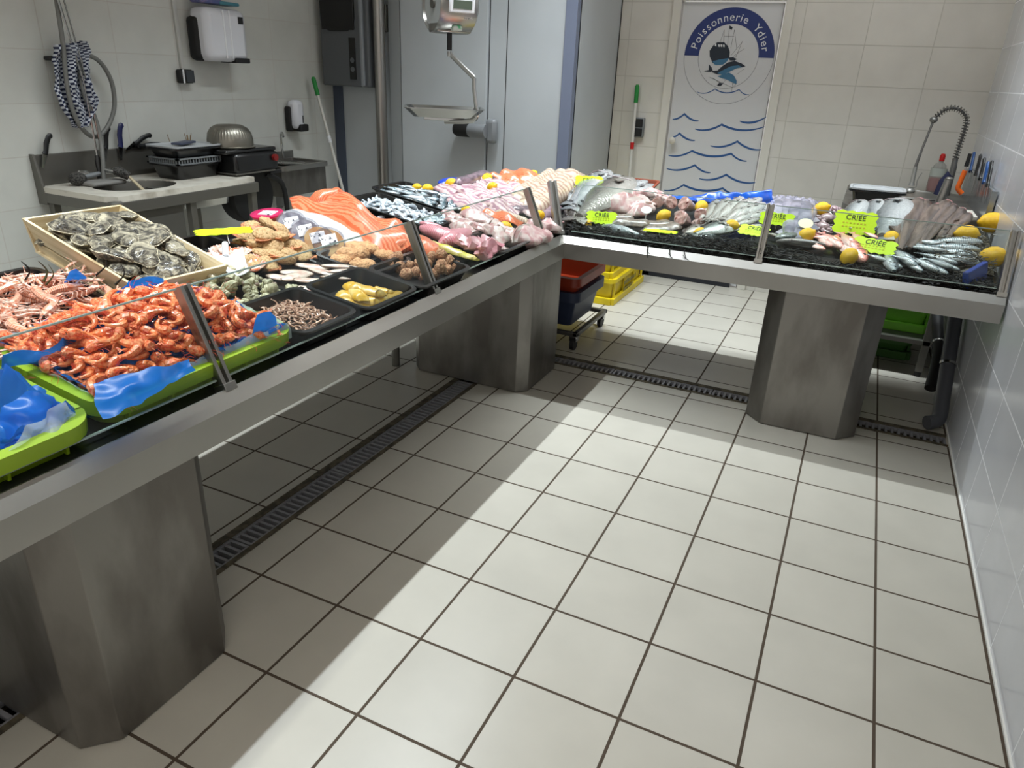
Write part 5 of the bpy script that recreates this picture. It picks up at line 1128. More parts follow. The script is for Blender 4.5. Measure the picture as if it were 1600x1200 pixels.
# tubs
def tub(lab, px, py, h, dpx, lidc, tilt, rz, content, name='food_tub'):
    q = at(px, py, h); s_ = dpx*(q-CAM).length/FPX/2; M = Matrix.Translation(q) @ Matrix.Rotation(rz, 4, 'Z') @ Matrix.Rotation(tilt, 4, 'X'); t = thing(name, lab, 'tub', M)
    mk('tub_body', B().lathe([(.001, -.75*s_), (.8*s_, -.75*s_), (.95*s_, -.02*s_), (.95*s_, 0)], seg=30), clear('tub wall', (240, 240, 240), 1, .15), t)
    mk('contents', B().lathe([(.001, -.72*s_), (.77*s_, -.72*s_), (.9*s_, -.08*s_), (.001, -.08*s_)], seg=26), content, t)
    mk('lid', B().lathe([(.94*s_, -.04*s_), (1.0*s_, -.03*s_), (1.0*s_, .06*s_), (.9*s_, .06*s_), (.88*s_, .02*s_), (.001, .02*s_)], seg=34), lidc, t)
    mk('sticker', B().box((.0, .1*s_, .028*s_), (1.0*s_, .75*s_, .003), Matrix.Rotation(.2, 3, 'Z')), mat('printed sticker', (240, 240, 242), .5, c2=(60, 60, 70), scale=70, ramp=(.55, .62)), t)
    return t
tub('round tub with pink lid at the back of the stuffed shells', 417, 334, .07, 46, clear('pink lid', (235, 80, 140), 1, .65, (230, 60, 130), .2), .15, 0, mat('orange spread', (226, 120, 70), .5))
CL = clear('clear lid', (235, 235, 238), .7, .2, (160, 160, 170), .25)
SPG = mat('grey herby spread', (110, 105, 120), .5, c2=(190, 186, 190), scale=20); SPO = mat('amber marinated fish', (222, 150, 70), .35, c2=(240, 200, 130), scale=16)
tub('clear tub with grey contents, farthest of the row beside the white fillets', 456, 350, .085, 44, CL, .95, .75, SPG)
tub('clear tub with grey contents in the middle of the row beside the white fillets', 477, 362, .08, 44, CL, .95, .75, SPG)
tub('clear tub with amber contents behind the nearest one of the row', 497, 373, .08, 44, CL, .95, .75, SPO)
tub('clear tub with amber fish pieces, nearest of the row beside the white fillets', 514, 378, .075, 48, CL, .9, .75, SPO)
# cod fillets + salmon on trays
tray('black tray under the long white cod fillets', -2.47, -1.95, -.98, -.83, .025)
COD = mat('white cod flesh', (214, 216, 218), .3, c2=(196, 198, 200), scale=8, coat=.5, bump=.4, bscale=14, vary=.03)
cod = slab('cod_fillet', 'fish fillet', COD, W=.22, T=.1, nz=.04, seed=5)
lay(cod, (455, 335), (530, 385), .04, 'long white cod fillet beside the clear tubs', 'cod fillets', sw=1.4); lay(cod, (475, 340), (565, 385), .045, 'long white cod fillet between the tubs and the salmon', 'cod fillets', sw=1.5); lay(cod, (440, 335), (480, 365), .05, 'short white cod fillet behind the clear tubs', 'cod fillets', sw=1.3)
SAL = mat('salmon flesh', (214, 98, 58), .32, c2=(228, 136, 98), scale=9, wave='Y', dist=6, detail=5, coat=.6, sss=.15, bump=.3, bscale=12)
sal_bm = None
tray('black tray carrying the big orange salmon side', -2.53, -1.89, -.815, -.52, .03, rim=.01)
sals = slab('salmon_fillet', 'fish fillet', SAL, W=.46, T=.1, nz=.035, seed=8, taper=.25, wav=.03)
lay(sals, (630, 393), (475, 316), .05, 'large orange salmon side draped over the black tray', sw=.72)
slab2 = slab('salmon_fillet', 'fish fillet', SAL, W=.5, T=.12, nz=.06, seed=9, taper=.1, wav=.04)
lay(slab2, (625, 372), (500, 316), .07, 'second orange salmon side folded on top of the large one', sw=.5)
sl = nob('salmon_piece', 'fish fillet', SAL, (.5, .35, .22), .09, 9, 4)
lay(sl, (490, 318), (540, 310), .085, 'rounded fold of orange salmon at the back of the tray', flat=1.3)
lay(sl, (612, 385), (650, 378), .06, 'orange salmon piece at the front end beside the second glass post')
lay(sl, (650, 375), (672, 398), .05, 'orange salmon fold beside the pink monkfish tail')
# white squid strips & sardines
tray('black tray heaped with white squid strips', -2.53, -2.02, -.40, -.10, .04)
sq_ = curved('squid_strip', 'squid', mat('white squid', (206, 214, 220), .25, c2=(180, 192, 200), scale=6, coat=.6, vary=.05), [(-.5, .05, 0), (-.25, -.12, .05), (0, .1, .02), (.25, -.08, .06), (.5, .05, 0)], lambda s_: .07+.03*math.sin(s_*9), 8, flat=.6, nz=.03)
pile([Proto(sq_)], 80, (-2.48, -2.08, -.36, -.14), .022, .03, .1, 'white squid strip heaped in the black tray', 'white squid strips', 51, tilt=.3, roll=1.2, layers=2, lt=.012)
tray('black tray heaped with small blue-backed sardines', -2.6, -2.12, -.07, .25, .04)
SDM = fishmat('sardine skin', (16, 34, 42), (84, 110, 120), (214, 220, 224), .13, 20, .3, .2)
sdn = fish('sardine', 'sardine', SDM, .12, .07, .12)
pile([sdn], 64, (-2.54, -2.15, -.02, .21), .03, .028, .13, 'small sardine with dark blue back and silver belly', 'sardines in the black tray', 61, tilt=.2, roll=.5, layers=2, lt=.012, rzr=(-1.2, 1.2))
# pink monk tails
tray('black tray with pink monkfish at the front near the inner corner', -1.86, -1.635, -.47, -.10, .05)
MKP = mat('pink monkfish flesh', (204, 130, 142), .3, c2=(216, 172, 178), scale=5, coat=.6, sss=.1, vary=.05, bump=.3, bscale=9, ramp=(.35, .7))
ROE = mat('ridged pink roe', (198, 112, 124), .3, c2=(214, 158, 166), scale=8, wave='X', dist=1, coat=.5, bump=.2)
roe = nob('pink_roe_sac', 'fish roe', ROE, (.5, .17, .13), .03, 2); 
lay(roe, (655, 355), (730, 378), .06, 'long ridged pink monkfish tail lying behind the yellow strips', sw=1.1); lay(roe, (655, 348), (692, 356), .06, 'short ridged pink tail behind the long one'); lay(roe, (690, 380), (735, 362), .05, 'ridged pink tail end pointing to the glass')
mkb = nob('monkfish_tail', 'fish', MKP, (.5, .26, .15), .2, 6, 3.5)
for i, (a_, c_, h) in enumerate([((735, 385), (790, 395), .06), ((728, 375), (765, 385), .07), ((760, 395), (795, 385), .07), ((715, 372), (738, 388), .06), ((770, 380), (800, 396), .05), ((745, 400), (770, 390), .05)]): lay(mkb, a_, c_, h, 'skinned pink monkfish piece in the black tray near the inner corner', 'pink monkfish pieces')
HA2 = slab('smoked_fish_strip', 'smoked fish', mat('yellow smoked skin', (196, 190, 40), .3, c2=(222, 200, 130), scale=7, coat=.6), W=.22, T=.07, nz=.05, seed=12)
for a_, c_, h in (((668, 378), (728, 400), .05), ((690, 390), (765, 412), .035), ((672, 390), (712, 398), .03), ((720, 400), (768, 414), .045)): lay(HA2, a_, c_, h, 'thin yellow smoked fish strip on the counter front beside the pink pieces', 'yellow smoked strips')
# pale fillets of the corner
VF = mat('pale veined flesh', (208, 182, 180), .3, c2=(160, 122, 134), scale=4.5, wave='Y', dist=7, detail=4, coat=.6, sss=.08, vary=.06, ramp=(.35, .85), bump=.25, bscale=8)
WF = mat('white pink flesh', (206, 190, 184), .3, c2=(182, 138, 138), scale=3.5, coat=.6, sss=.08, vary=.05, dist=1.5, bump=.3, bscale=7)
CF = mat('cream loin flesh', (200, 182, 160), .35, c2=(160, 128, 112), scale=6, wave='X', dist=9, detail=5, coat=.4, vary=.08, ramp=(.3, 1.0), bump=.4, bscale=9)
SKG = mat('grey fish skin', (98, 82, 90), .3, c2=(140, 116, 126), scale=5, dist=2, coat=.6, vary=.1)
vf = [slab('pale_fillet', 'fish fillet', VF, W=.3, T=.09, nz=.06, seed=k, nf=7, wav=.03, bend=.2*(k-1)) for k in range(3)]
wf = [slab('white_fillet', 'fish fillet', WF, W=.34, T=.12, nz=.1, seed=k+20, nf=7, wav=.04) for k in range(2)]+[nob('white_fish_piece', 'fish piece', WF, (.5, .3, .18), .14, 8, 3)]
cf = slab('cream_loin', 'fish fillet', CF, W=.2, T=.09, nz=.05, nf=6, seed=30, taper=.2)
sk = slab('grey_skinned_fillet', 'fish fillet', SKG, W=.3, T=.12, nz=.05, seed=31)
FL = 'pale pink veined fillet overlapping the others on the far left counter'; FG = 'pale veined fillets'
for i, (a_, c_, h) in enumerate([((690, 298), (770, 330), .04), ((705, 292), (800, 325), .05), ((730, 285), (830, 312), .05), ((742, 278), (800, 300), .07), ((760, 290), (850, 300), .06), ((770, 300), (845, 325), .05), ((700, 310), (775, 342), .04), ((725, 305), (810, 335), .055), ((745, 298), (830, 328), .06), ((790, 290), (860, 300), .07), ((800, 305), (868, 318), .05), ((715, 300), (790, 318), .07), ((680, 292), (740, 318), .04), ((780, 315), (840, 338), .06), ((755, 310), (800, 340), .06), ((735, 290), (780, 310), .08), ((830, 300), (875, 312), .05)]): lay(vf[i % 3], a_, c_, h, FL, FG, roll=.15*math.sin(i*2), sw=1.2)
lay(sk, (715, 288), (760, 272), .08, 'dark grey skinned fillet at the back edge behind the lemon', sw=.7, flat=.6); lay(sk, (800, 335), (870, 320), .05, 'grey mauve skinned fillet behind the third glass post', sw=.8, flat=.6); lay(sk, (835, 345), (872, 328), .04, 'grey mauve fillet nearest the corner glass post')
for i, (a_, c_, h) in enumerate([((695, 338), (740, 350), .05), ((700, 345), (760, 362), .05), ((725, 335), (775, 350), .06), ((735, 352), (790, 365), .05), ((750, 345), (800, 362), .055), ((710, 352), (745, 368), .04), ((765, 355), (790, 378), .045), ((775, 372), (830, 368), .035), ((800, 378), (850, 366), .035), ((812, 368), (868, 355), .04), ((785, 362), (820, 376), .04), ((820, 382), (860, 372), .025), ((690, 330), (722, 342), .05), ((845, 352), (876, 345), .04), ((770, 385), (800, 392), .02)]): lay(wf[i % 3], a_, c_, h, 'whitish pink fish piece heaped in front of the veined fillets', 'whitish pink fish pieces', roll=.2*math.sin(i), sw=1.15)
tray('black tray under the whitish pink fish pieces', -2.05, -1.72, -.42, -.02, .03)
for i, (a_, c_, h) in enumerate([((795, 318), (890, 278), .06), ((812, 328), (905, 278), .06), ((828, 330), (915, 284), .06), ((805, 302), (868, 272), .08), ((845, 320), (925, 290), .05), ((860, 282), (905, 270), .09), ((835, 310), (890, 285), .08), ((895, 325), (945, 302), .05), ((880, 300), (930, 290), .06)]): lay(cf, a_, c_, h, 'long cream coloured loin stretched across the counter corner', 'cream loins in the corner', sw=.85, flat=.9, roll=.35*math.sin(i*2))
lay(slab2, (757, 330), (812, 350), .08, 'orange salmon fillet lying between two lemons at the front of the corner', sw=.7, flat=.9)
lay(cf, (775, 330), (825, 348), .07, 'pale loin lying against the orange salmon fillet')
for a_, c_, h, lb in (((765, 275), (820, 285), .09, 'orange salmon fillet at the very back beside the lemons'), ((785, 270), (845, 280), .10, 'orange salmon fillet leaning to the two rear lemons'), ((800, 292), (840, 278), .085, 'small orange salmon fillet in front of the rear salmon'), ((770, 283), (805, 290), .09, 'orange salmon tail piece behind the veined fillets')): lay(slab2, a_, c_, h, lb, sw=.8)
# lemons
LM = mat('lemon peel', (240, 192, 18), .35, c2=(232, 180, 10), scale=8, bump=.35, bscale=120, vary=.05)
b = B(); b.lathe([(.001, -.6), (.07, -.585), (.12, -.53), (.3, -.42), (.41, -.22), (.45, 0), (.41, .22), (.3, .4), (.12, .51), (.07, .58), (.001, .59)], seg=22); o = mk('lemon', b, LM); tag(o, 'lemon', 'lemon'); mk('stem_scar', B().lathe([(.03, -.605), (.032, -.59), (.001, -.585)], seg=10), mat('lemon scar', (130, 110, 40), .7), o); LP = Proto(o)
# ---- right counter ----------------------------------------------
HK = fishmat('hake skin', (62, 66, 70), (136, 140, 142), (206, 206, 206), .11, 14, .3, .25); hk = fish('hake', 'fish', HK, .105, .075, .12, eye=.016)
DK = fishmat('dark grey fish skin', (60, 56, 54), (112, 106, 100), (190, 186, 178), .13, 14, .3, .25); dk_ = fish('pollack', 'fish', DK, .15, .085, .14)
BR = fishmat('sea bream skin', (44, 54, 54), (108, 116, 112), (186, 190, 186), .2, 30, .4, .22); br_ = fish('sea_bream', 'sea bream', BR, .21, .09, .22, eye=.022)
BS = fishmat('sea bass skin', (66, 72, 74), (140, 146, 148), (210, 214, 214), .14, 40, .3, .2); bs_ = fish('sea_bass', 'sea bass', BS, .17, .11, .16, eye=.016)
WT = fishmat('whiting skin', (108, 98, 88), (172, 166, 160), (216, 216, 212), .09, 12, .4, .22); wt_ = fish('whiting', 'whiting', WT, .085, .065, .1, eye=.018)
MC = fishmat('mackerel skin', (34, 52, 62), (112, 130, 138), (214, 218, 220), .1, 10, .5, .18, True); mc_ = fish('mackerel', 'mackerel', MC, .1, .075, .13, eye=.017)
RM_ = fishmat('red mullet skin', (214, 84, 78), (236, 150, 140), (248, 214, 204), .12, 30, .6, .25); rm_ = fish('red_mullet', 'red mullet', RM_, .125, .09, .14, eye=.018)
for i, (a_, c_, h, p_) in enumerate([((938, 274), (885, 322), .09, hk), ((952, 270), (888, 330), .085, hk), ((968, 276), (900, 322), .09, hk), ((985, 282), (892, 348), .075, dk_), ((1000, 286), (925, 330), .07, hk), ((1022, 290), (950, 318), .065, hk), ((1012, 284), (945, 305), .075, hk), ((905, 292), (884, 318), .07, hk)]):
    lay(p_, a_, c_, h, ['silver hake with head behind the farthest price card', 'silver hake with head at the back edge beside the price card', 'silver hake with head between the price card and the dark fish', 'large dark-backed fish lying diagonally with a silver belly', 'silver hake lying in front of the brown box', 'silver hake with its black-tipped head farthest right by the back edge', 'slim silver hake half under the others by the brown box', 'slim silver tail piece nearest the corner post'][i])
t = mk('brown_tray', B().basin(.26, .18, .05, rim=.01, r=.02), mat('brown orange tray', (120, 52, 28), .5), M=dM(-1.50, 1.02, .03)); tag(t, 'dark brown tray at the back edge behind the hakes', 'tray')
for i, (a_, c_, h) in enumerate([((905, 330), (950, 312), .04), ((920, 335), (985, 320), .045), ((940, 325), (1010, 312), .055), ((960, 312), (1025, 302), .06), ((975, 325), (1022, 318), .055), ((985, 335), (1015, 322), .045), ((1000, 305), (1050, 312), .05), ((935, 338), (975, 332), .03), ((1010, 300), (1040, 308), .06)]): lay(wf[i % 3], a_, c_, h, 'thin pinkish white fillet on the right counter beside the hakes', 'pinkish fillets on the right counter', sw=1.1)
# cut fish with pale pink ends
CUT = mat('cut fish flesh', (186, 136, 130), .3, c2=(206, 168, 160), scale=6, coat=.5)
b = B().tube([(-.5, 0, -.05), (-.2, 0, 0), (.15, 0, .02), (.5, 0, .03)], [.12, .26, .34, .4], 18); o = mk('headless_fish', b, mat('mauve grey skin', (168, 140, 138), .3, c2=(196, 170, 164), scale=8, coat=.5)); tag(o, 'c', 'fish'); q = B().lathe([(.001, .02), (.2, .03), (.33, .01), (.40, -.04)], (.51, 0, .03), 18, M=Matrix.Rotation(PI/2, 3, 'Y'))
for v in q.bm.verts: v.co += noise.noise_vector(v.co*5)*.08
mk('cut_face', q, CUT, o); mk('gut_cavity', B().ell((.53, -.08, -.2), (.03, .07, .11), 10, 6), mat('dark gut', (110, 50, 46), .4), o); hd_ = Proto(o)
for i, (x, y, h) in enumerate([(1028, 316, .06), (1044, 318, .06), (1077, 322, .055), (1060, 336, .05), (1092, 336, .045), (1070, 345, .035), (1088, 350, .03)]):
    q = at(x, y, h); v = CAM-q; hd_.put(Matrix.Translation(q) @ Matrix.Rotation(math.atan2(v.y, v.x)+.7*math.sin(i*2.3), 4, 'Z') @ Matrix.Rotation(-.1-.15*(i % 3), 4, 'Y') @ Matrix.Rotation(i*1.1, 4, 'X') @ Matrix.Scale(.075+.01*(i % 3), 4), 'headless fish with its round pale pink cut end facing the shopper', 'headless fish with pink cut ends')
ST = mat('dark sole skin', (92, 82, 76), .35, c2=(128, 114, 104), scale=10, coat=.5, vary=.1)
sole = slab('flatfish', 'flatfish', ST, W=.42, T=.1, nz=.03, seed=40, taper=.3)
for a_, c_, h, lb in (((958, 346), (1015, 350), .05, 'dark brown flatfish above the long silver fish'), ((990, 352), (1050, 350), .035, 'dark brown flatfish half under the lemon'), ((940, 340), (990, 340), .04, 'dark brown flatfish beside the price card'), ((1005, 362), (1060, 352), .03, 'brown flatfish lying behind the flat price card')): lay(sole, a_, c_, h, lb, sw=1.1)
lay(bs_, (939, 354), (1015, 372), .035, 'long silver mullet lying along the seaweed at the front', flat=.9, sw=.8)
lay(dk_, (890, 322), (915, 358), .05, 'bluish grey fish pointing down beside the corner post'); lay(dk_, (920, 320), (893, 345), .06, 'bluish grey fish crossing behind the front lemon')
lay(br_, (1150, 350), (1078, 368), .05, 'greenish grey sea bream behind the two small lemons'); lay(br_, (1085, 372), (1135, 362), .035, 'sea bream lying flat just above the seaweed'); lay(dk_, (1095, 352), (1062, 372), .03, 'small grey fish with pinkish side beside the sea bream')
for i, (hx, hy, tx, ty, h) in enumerate([(1112, 320, 1090, 348, .05), (1122, 314, 1100, 346, .06), (1140, 311, 1108, 345, .07), (1132, 322, 1112, 352, .06), (1150, 316, 1118, 346, .075), (1160, 309, 1125, 344, .075), (1152, 330, 1122, 356, .065), (1175, 312, 1130, 345, .08), (1168, 322, 1128, 350, .08), (1182, 320, 1132, 350, .075), (1178, 332, 1130, 356, .07), (1195, 318, 1140, 348, .07), (1186, 342, 1132, 358, .06), (1200, 330, 1142, 352, .06), (1220, 318, 1160, 338, .05), (1212, 332, 1160, 348, .05), (1192, 352, 1138, 362, .045), (1190, 310, 1145, 335, .075), (1125, 328, 1098, 354, .045)]):
    lay(wt_, (hx, hy), (tx, ty), h, 'silvery white whiting in the fanned heap left of the middle glass post', 'whitings fanned in a heap', sw=1.05, flat=1.05)
lay(br_, (1212, 372), (1262, 366), .045, 'pale spotted fish with its head at the foot of the middle glass post', flat=1.2); lay(wt_, (1200, 365), (1245, 378), .03, 'small pale fish under the spotted one')
SQ = mat('mauve grey squid', (112, 112, 126), .25, c2=(156, 152, 166), scale=5, coat=.6, vary=.12)
b = B().tube([(-.5, 0, 0), (-.4, 0, .01), (-.1, 0, .03), (.2, 0, .03), (.3, 0, .02)], [.02, .06, .1, .1, .08], 12, flat=.7); o = mk('squid', b, SQ); tag(o, 's', 'squid'); mk('squid_head', B().ell((.36, 0, .02), (.08, .07, .06), 10, 7), SQ, o)
b = B()
for k in range(6): b.tube(smooth_path([Vector((.4, (k-2.5)*.02, .02)), Vector((.5, (k-2.5)*.035, .02+.02*(k % 2))), Vector((.62, (k-2.5)*.03, .0))], 3), lambda s_: .026*(1-s_)+.006, 6)
mk('tentacles', b, SQ, o); b = B(); b.poly([(-.5, 0, 0), (-.35, .16, 0), (-.2, .09, .01), (-.2, -.09, .01), (-.35, -.16, 0)], .012); mk('fins', b, SQ, o, smooth=False); sqd = Proto(o)
for i, (a_, c_, h) in enumerate([((1212, 352), (1216, 312), .05), ((1225, 350), (1232, 312), .055), ((1238, 358), (1246, 314), .055), ((1230, 372), (1238, 335), .045), ((1252, 365), (1256, 316), .05), ((1246, 380), (1250, 345), .035), ((1262, 350), (1268, 318), .05), ((1220, 335), (1226, 310), .06), ((1244, 345), (1240, 318), .065)]): lay(sqd, c_, a_, h, 'mauve grey squid hanging towards the shopper right of the middle post', 'squids right of the middle post', sw=1.0)
OC = mat('octopus skin', (140, 112, 118), .25, c2=(180, 156, 160), scale=8, coat=.6)
b = B().ell((0, 0, .1), (.3, .26, .2), 14, 9)
for k in range(7):
    a_ = k*.75-.6; b.tube(smooth_path([Vector((.15*math.cos(a_), .15*math.sin(a_), .05)), Vector((.45*math.cos(a_), .45*math.sin(a_), .08)), Vector((.6*math.cos(a_+.5), .6*math.sin(a_+.5), .02)), Vector((.45*math.cos(a_+.9), .45*math.sin(a_+.9), .0))], 4), lambda s_: .09*(1-s_)+.015, 8)
o = mk('octopus', b, OC); tag(o, 'o', 'octopus'); mk('eye', B().ell((.2, .1, .25), .03, 8, 5), EYE, o); ocp = Proto(o)
for x, y, s_, rz, lb in ((1292, 345, .13, .5, 'mauve octopus behind the two lemons left of the big price card'), (1285, 358, .12, 2.5, 'mauve octopus with a darker curled arm beside the white oval tag'), (1302, 330, .1, 4, 'small mauve octopus at the back beside the lemon')): q = at(x, y, .03); ocp.put(dM(q.x, q.y, .03, rz, s=s_), lb)
for a_, c_, lb in (((1348, 318), (1318, 358), 'silver sea bass, left of the three, behind the big price card'), ((1370, 317), (1366, 362), 'silver sea bass, slimmest and middle of the three'), ((1403, 318), (1374, 378), 'large silver sea bass, right of the three, above the lemon')):
    lay(bs_, a_, c_, .06, lb, roll=-.3, flat=1.0, sw=1.0 if a_[0] > 1400 else .8)
for i, (hx, hy, tx, ty, h) in enumerate([(1352, 408, 1300, 366, .035), (1318, 388, 1282, 362, .045), (1300, 385, 1272, 364, .04), (1340, 392, 1312, 362, .055), (1352, 385, 1330, 362, .055), (1372, 372, 1348, 362, .06), (1308, 372, 1262, 370, .05), (1290, 390, 1250, 376, .03)]): lay(rm_, (hx, hy), (tx, ty), h, 'pinkish red mullet in the group behind the seaweed', 'red mullets', sw=1.2)
lay(dk_, (1212, 378), (1322, 388), .03, 'long brown-backed fish with pale belly along the front seaweed', sw=.55)
DG = mat('brown dogfish skin', (80, 68, 62), .3, c2=(118, 102, 94), scale=5, stretch=(1, 5, 5), coat=.7, vary=.15)
b = B().tube([(-.5, 0, .01), (-.35, 0, .02), (0, .01, .03), (.3, 0, .03), (.45, 0, .03), (.5, 0, .03)], [.015, .035, .06, .075, .06, .02], 12, flat=.8); o = mk('dogfish', b, DG); tag(o, 'd', 'dogfish'); b = B(); b.poly([(-.1, .05, .0), (-.2, .12, 0), (-.25, .04, 0)], .01); b.poly([(.2, -.05, .0), (.05, -.14, 0), (.08, -.05, 0)], .01); mk('fins', b, DG, o, smooth=False); mk('pink_cut_end', B().ell((.47, 0, .03), (.04, .05, .045), 10, 7), mat('pinkish cut end', (186, 130, 132), .3, coat=.5), o); dg = Proto(o)
for i, (hx, hy, tx, ty) in enumerate([(1418, 326, 1400, 384), (1432, 322, 1404, 392), (1446, 325, 1412, 392), (1462, 330, 1420, 390), (1476, 325, 1432, 388), (1490, 330, 1446, 382), (1500, 334, 1462, 380), (1512, 340, 1478, 376), (1425, 335, 1398, 378), (1470, 334, 1428, 384), (1505, 346, 1490, 374)]): lay(dg, (hx, hy), (tx, ty), .05+.008*(i % 2), 'long brown dogfish laid in the row left of the last lemon', 'brown dogfish in a row', sw=.95, roll=.5*math.sin(i*2.2))
for i, (tx, ty, hx, hy, h) in enumerate([(1350, 396, 1388, 408, .05), (1382, 392, 1398, 424, .04), (1392, 386, 1432, 416, .055), (1372, 392, 1420, 398, .055), (1410, 398, 1468, 424, .045), (1430, 394, 1497, 412, .05), (1440, 378, 1535, 378, .06), (1445, 384, 1532, 390, .06), (1440, 390, 1528, 400, .055), (1450, 398, 1520, 408, .05), (1405, 404, 1442, 424, .045), (1455, 408, 1500, 422, .04), (1412, 384, 1478, 392, .065), (1465, 372, 1538, 370, .05), (1465, 400, 1535, 412, .04), (1425, 408, 1482, 428, .035), (1400, 380, 1450, 386, .06), (1420, 376, 1480, 382, .065), (1388, 398, 1440, 412, .06), (1370, 402, 1410, 418, .045), (1480, 386, 1540, 396, .045), (1440, 402, 1490, 418, .055)]):
    lay(mc_, (hx, hy), (tx, ty), h, 'small silvery mackerel in the shoal at the right end of the counter', 'mackerels at the right end', sw=1.25, flat=1.15, roll=.15*math.sin(i))
for i, (px, py, r_, h, rz, lb) in enumerate([(651, 293, 6.5, .06, .4, 'lemon at the back edge of the sardine tray, left of a pair'), (668, 295, 8, .06, 1, 'lemon at the back edge of the sardine tray, right of a pair'), (706, 287, 9, .07, .2, 'lemon between the blue sheet and the dark fillet'), (761, 279, 8.5, .09, 1.4, 'lemon left of the rear salmon fillets'), (769, 292, 7.5, .08, .3, 'lemon just below the one left of the rear salmon'),
        (832, 274, 8, .10, 1, 'lemon behind the rear salmon, left of a touching pair'), (844, 279, 7.5, .095, .5, 'lemon behind the rear salmon, right of a touching pair'), (728, 328, 8, .08, -.8, 'lemon in the middle of the veined fillets'), (789, 355, 10, .06, .3, 'lemon at the front end of the short salmon fillet'), (842, 337, 9, .06, 1.2, 'lemon half hidden by the third glass post'), (862, 310, 8, .07, .2, 'lemon half hidden by the corner glass post'),
        (914, 352, 10, .04, .1, 'orange-tinted lemon on the seaweed nearest the inner corner'), (1037, 337, 10, .055, .6, 'lemon among the pink cut ends'), (1096, 323, 10, .07, 1.3, 'lemon at the left of the whiting heap'), (1095, 364, 9, .04, .2, 'lemon on the seaweed in front of the sea bream'), (1143, 353, 10, .06, .4, 'lemon touching the head of the sea bream'),
        (1284, 326, 10, .07, .2, 'lemon at the back left of the octopus'), (1260, 368, 11.5, .05, .3, 'lemon under the white oval tag beside the red mullets'), (1327, 401, 12.5, .045, 1.1, 'lemon at the front of the red mullets, on the seaweed'), (1392, 373, 11.5, .055, 1.5, 'lemon below the large sea bass'), (1511, 366, 13, .075, .2, 'lemon between the dogfish and the mackerels'), (1551, 348, 14.5, .07, .15, 'large lemon farthest right at the back of the counter'), (1551, 402, 15, .05, .15, 'lemon at the right end above the blue tray')]):
    q = at(px, py, h); s_ = r_*(q-CAM).length/FPX/.5*1.02; LP.put(Matrix.Translation(q) @ Matrix.Rotation(rz, 4, 'Z') @ Matrix.Rotation(PI/2*(.8+.2*math.sin(i)), 4, 'Y') @ Matrix.Scale(s_, 4), lb, 'lemons set among the fish')
card(920, 286, .12, 38, 20, 'fluorescent price card among the hakes at the far corner')
card(940, 340, .07, 42, 17, 'fluorescent price card beside the orange-tinted lemon near the corner')
card(1032, 361, .05, 46, 7, 'fluorescent price card lying nearly flat on the seaweed', text=False, tilt=.0, rz=-.15)
card(1178, 360, .06, 40, 14, 'fluorescent price card left of the middle glass post, tilted down', tilt=.7, rz=-.3)
card(1214, 342, .08, 44, 16, 'fluorescent price card crossing behind the middle glass post')
card(1336, 348, .09, 50, 30, 'largest fluorescent price card, in front of the sea bass')
card(1366, 384, .07, 52, 18, 'fluorescent price card between the red mullets and the mackerels', tilt=.8, rz=-.25)
for px, py, lb, c_ in ((1010, 328, 'white oval tag standing among the pinkish fillets', (236, 244, 238)), (1259, 349, 'cream oval tag standing above the lemon by the squids', (250, 246, 214))):
    q = at(px, py, .09); v = CAM-q; t = thing('oval_tag', lb, 'tag', Matrix.Translation(q) @ Matrix.Rotation(math.atan2(v.x, -v.y), 4, 'Z') @ Matrix.Rotation(.9, 4, 'X')); k = 1 if px > 1100 else .8
    mk('tag_plate', B().lathe([(.001, 0), (.034*k, 0), (.034*k, .002), (.001, .002)], seg=30, sy=.75), mat('tag '+str(px), c_, .5), t); mk('tag_stem', B().tube([(0, -.015, 0), (0, -.05, -.04)], .003, 6), WHITEP, t)
# seaweed bed along the front
r = random.Random(99); b = B()
for i in range(2200):
    px = r.uniform(0, 1); x = -1.60+px*1.86; hump = 1+.5*math.sin(x*7+1); y = YF+.015+abs(r.gauss(0, .055))*(1.0 if x < .0 else 1.5); h = (.02+.045*r.random()*hump*max(.2, 1-abs(y-YF-.07)/.15))*(.45 if x > -.5 else 1)
    p = Vector((x, y, dz(x, y)+h)); a_ = r.uniform(0, 6.28); L_ = r.uniform(.015, .045); pts = [p]
    for k in range(3): a_ += r.uniform(-.8, .8); p = p+Vector((math.cos(a_)*L_/3*1.4, math.sin(a_)*L_/3, r.uniform(-.006, .009))); p.y = max(p.y, YF+.008); pts.append(p)
    b.tube(pts, [.0022, .0028, .002, .0006], 4)
b.skin([b._ring([(x, YF+.012, ZF+.004), (x, YF+.03, ZF+(.034+.012*math.sin(x*23))*(.5 if x > -.5 else 1)), (x, YF+.09, ZF+(.052+.008*math.sin(x*31))*(.45 if x > -.5 else 1)), (x, YF+.2, ZF+.034)]) for x in [-1.6+.0466*k for k in range(41)]], False, closed=False)
o = mk('seaweed_bed', b, SWB); tag(o, 'dark tangled seaweed bed along the front of the right counter', 'seaweed', kind='stuff')
b = B()
for i in range(420):
    x = r.uniform(.03, .27); y = r.uniform(.42, .85); h = .02+.05*r.random(); p = Vector((x, y, dz(x, y)+h)); a_ = r.uniform(0, 6.28); pts = [p]
    for k in range(4): a_ += r.uniform(-.9, .9); p = p+Vector((math.cos(a_)*.014, math.sin(a_)*.014, r.uniform(-.006, .008))); pts.append(p)
    b.tube(pts, [.0022, .0026, .0024, .002, .0006], 4)
b.grid(lambda u_, v_: Vector((.03+.25*u_, .4+.48*v_, dz(0, .4+.48*v_)+.018+.012*math.sin(u_*9+v_*14))), 12, 20)
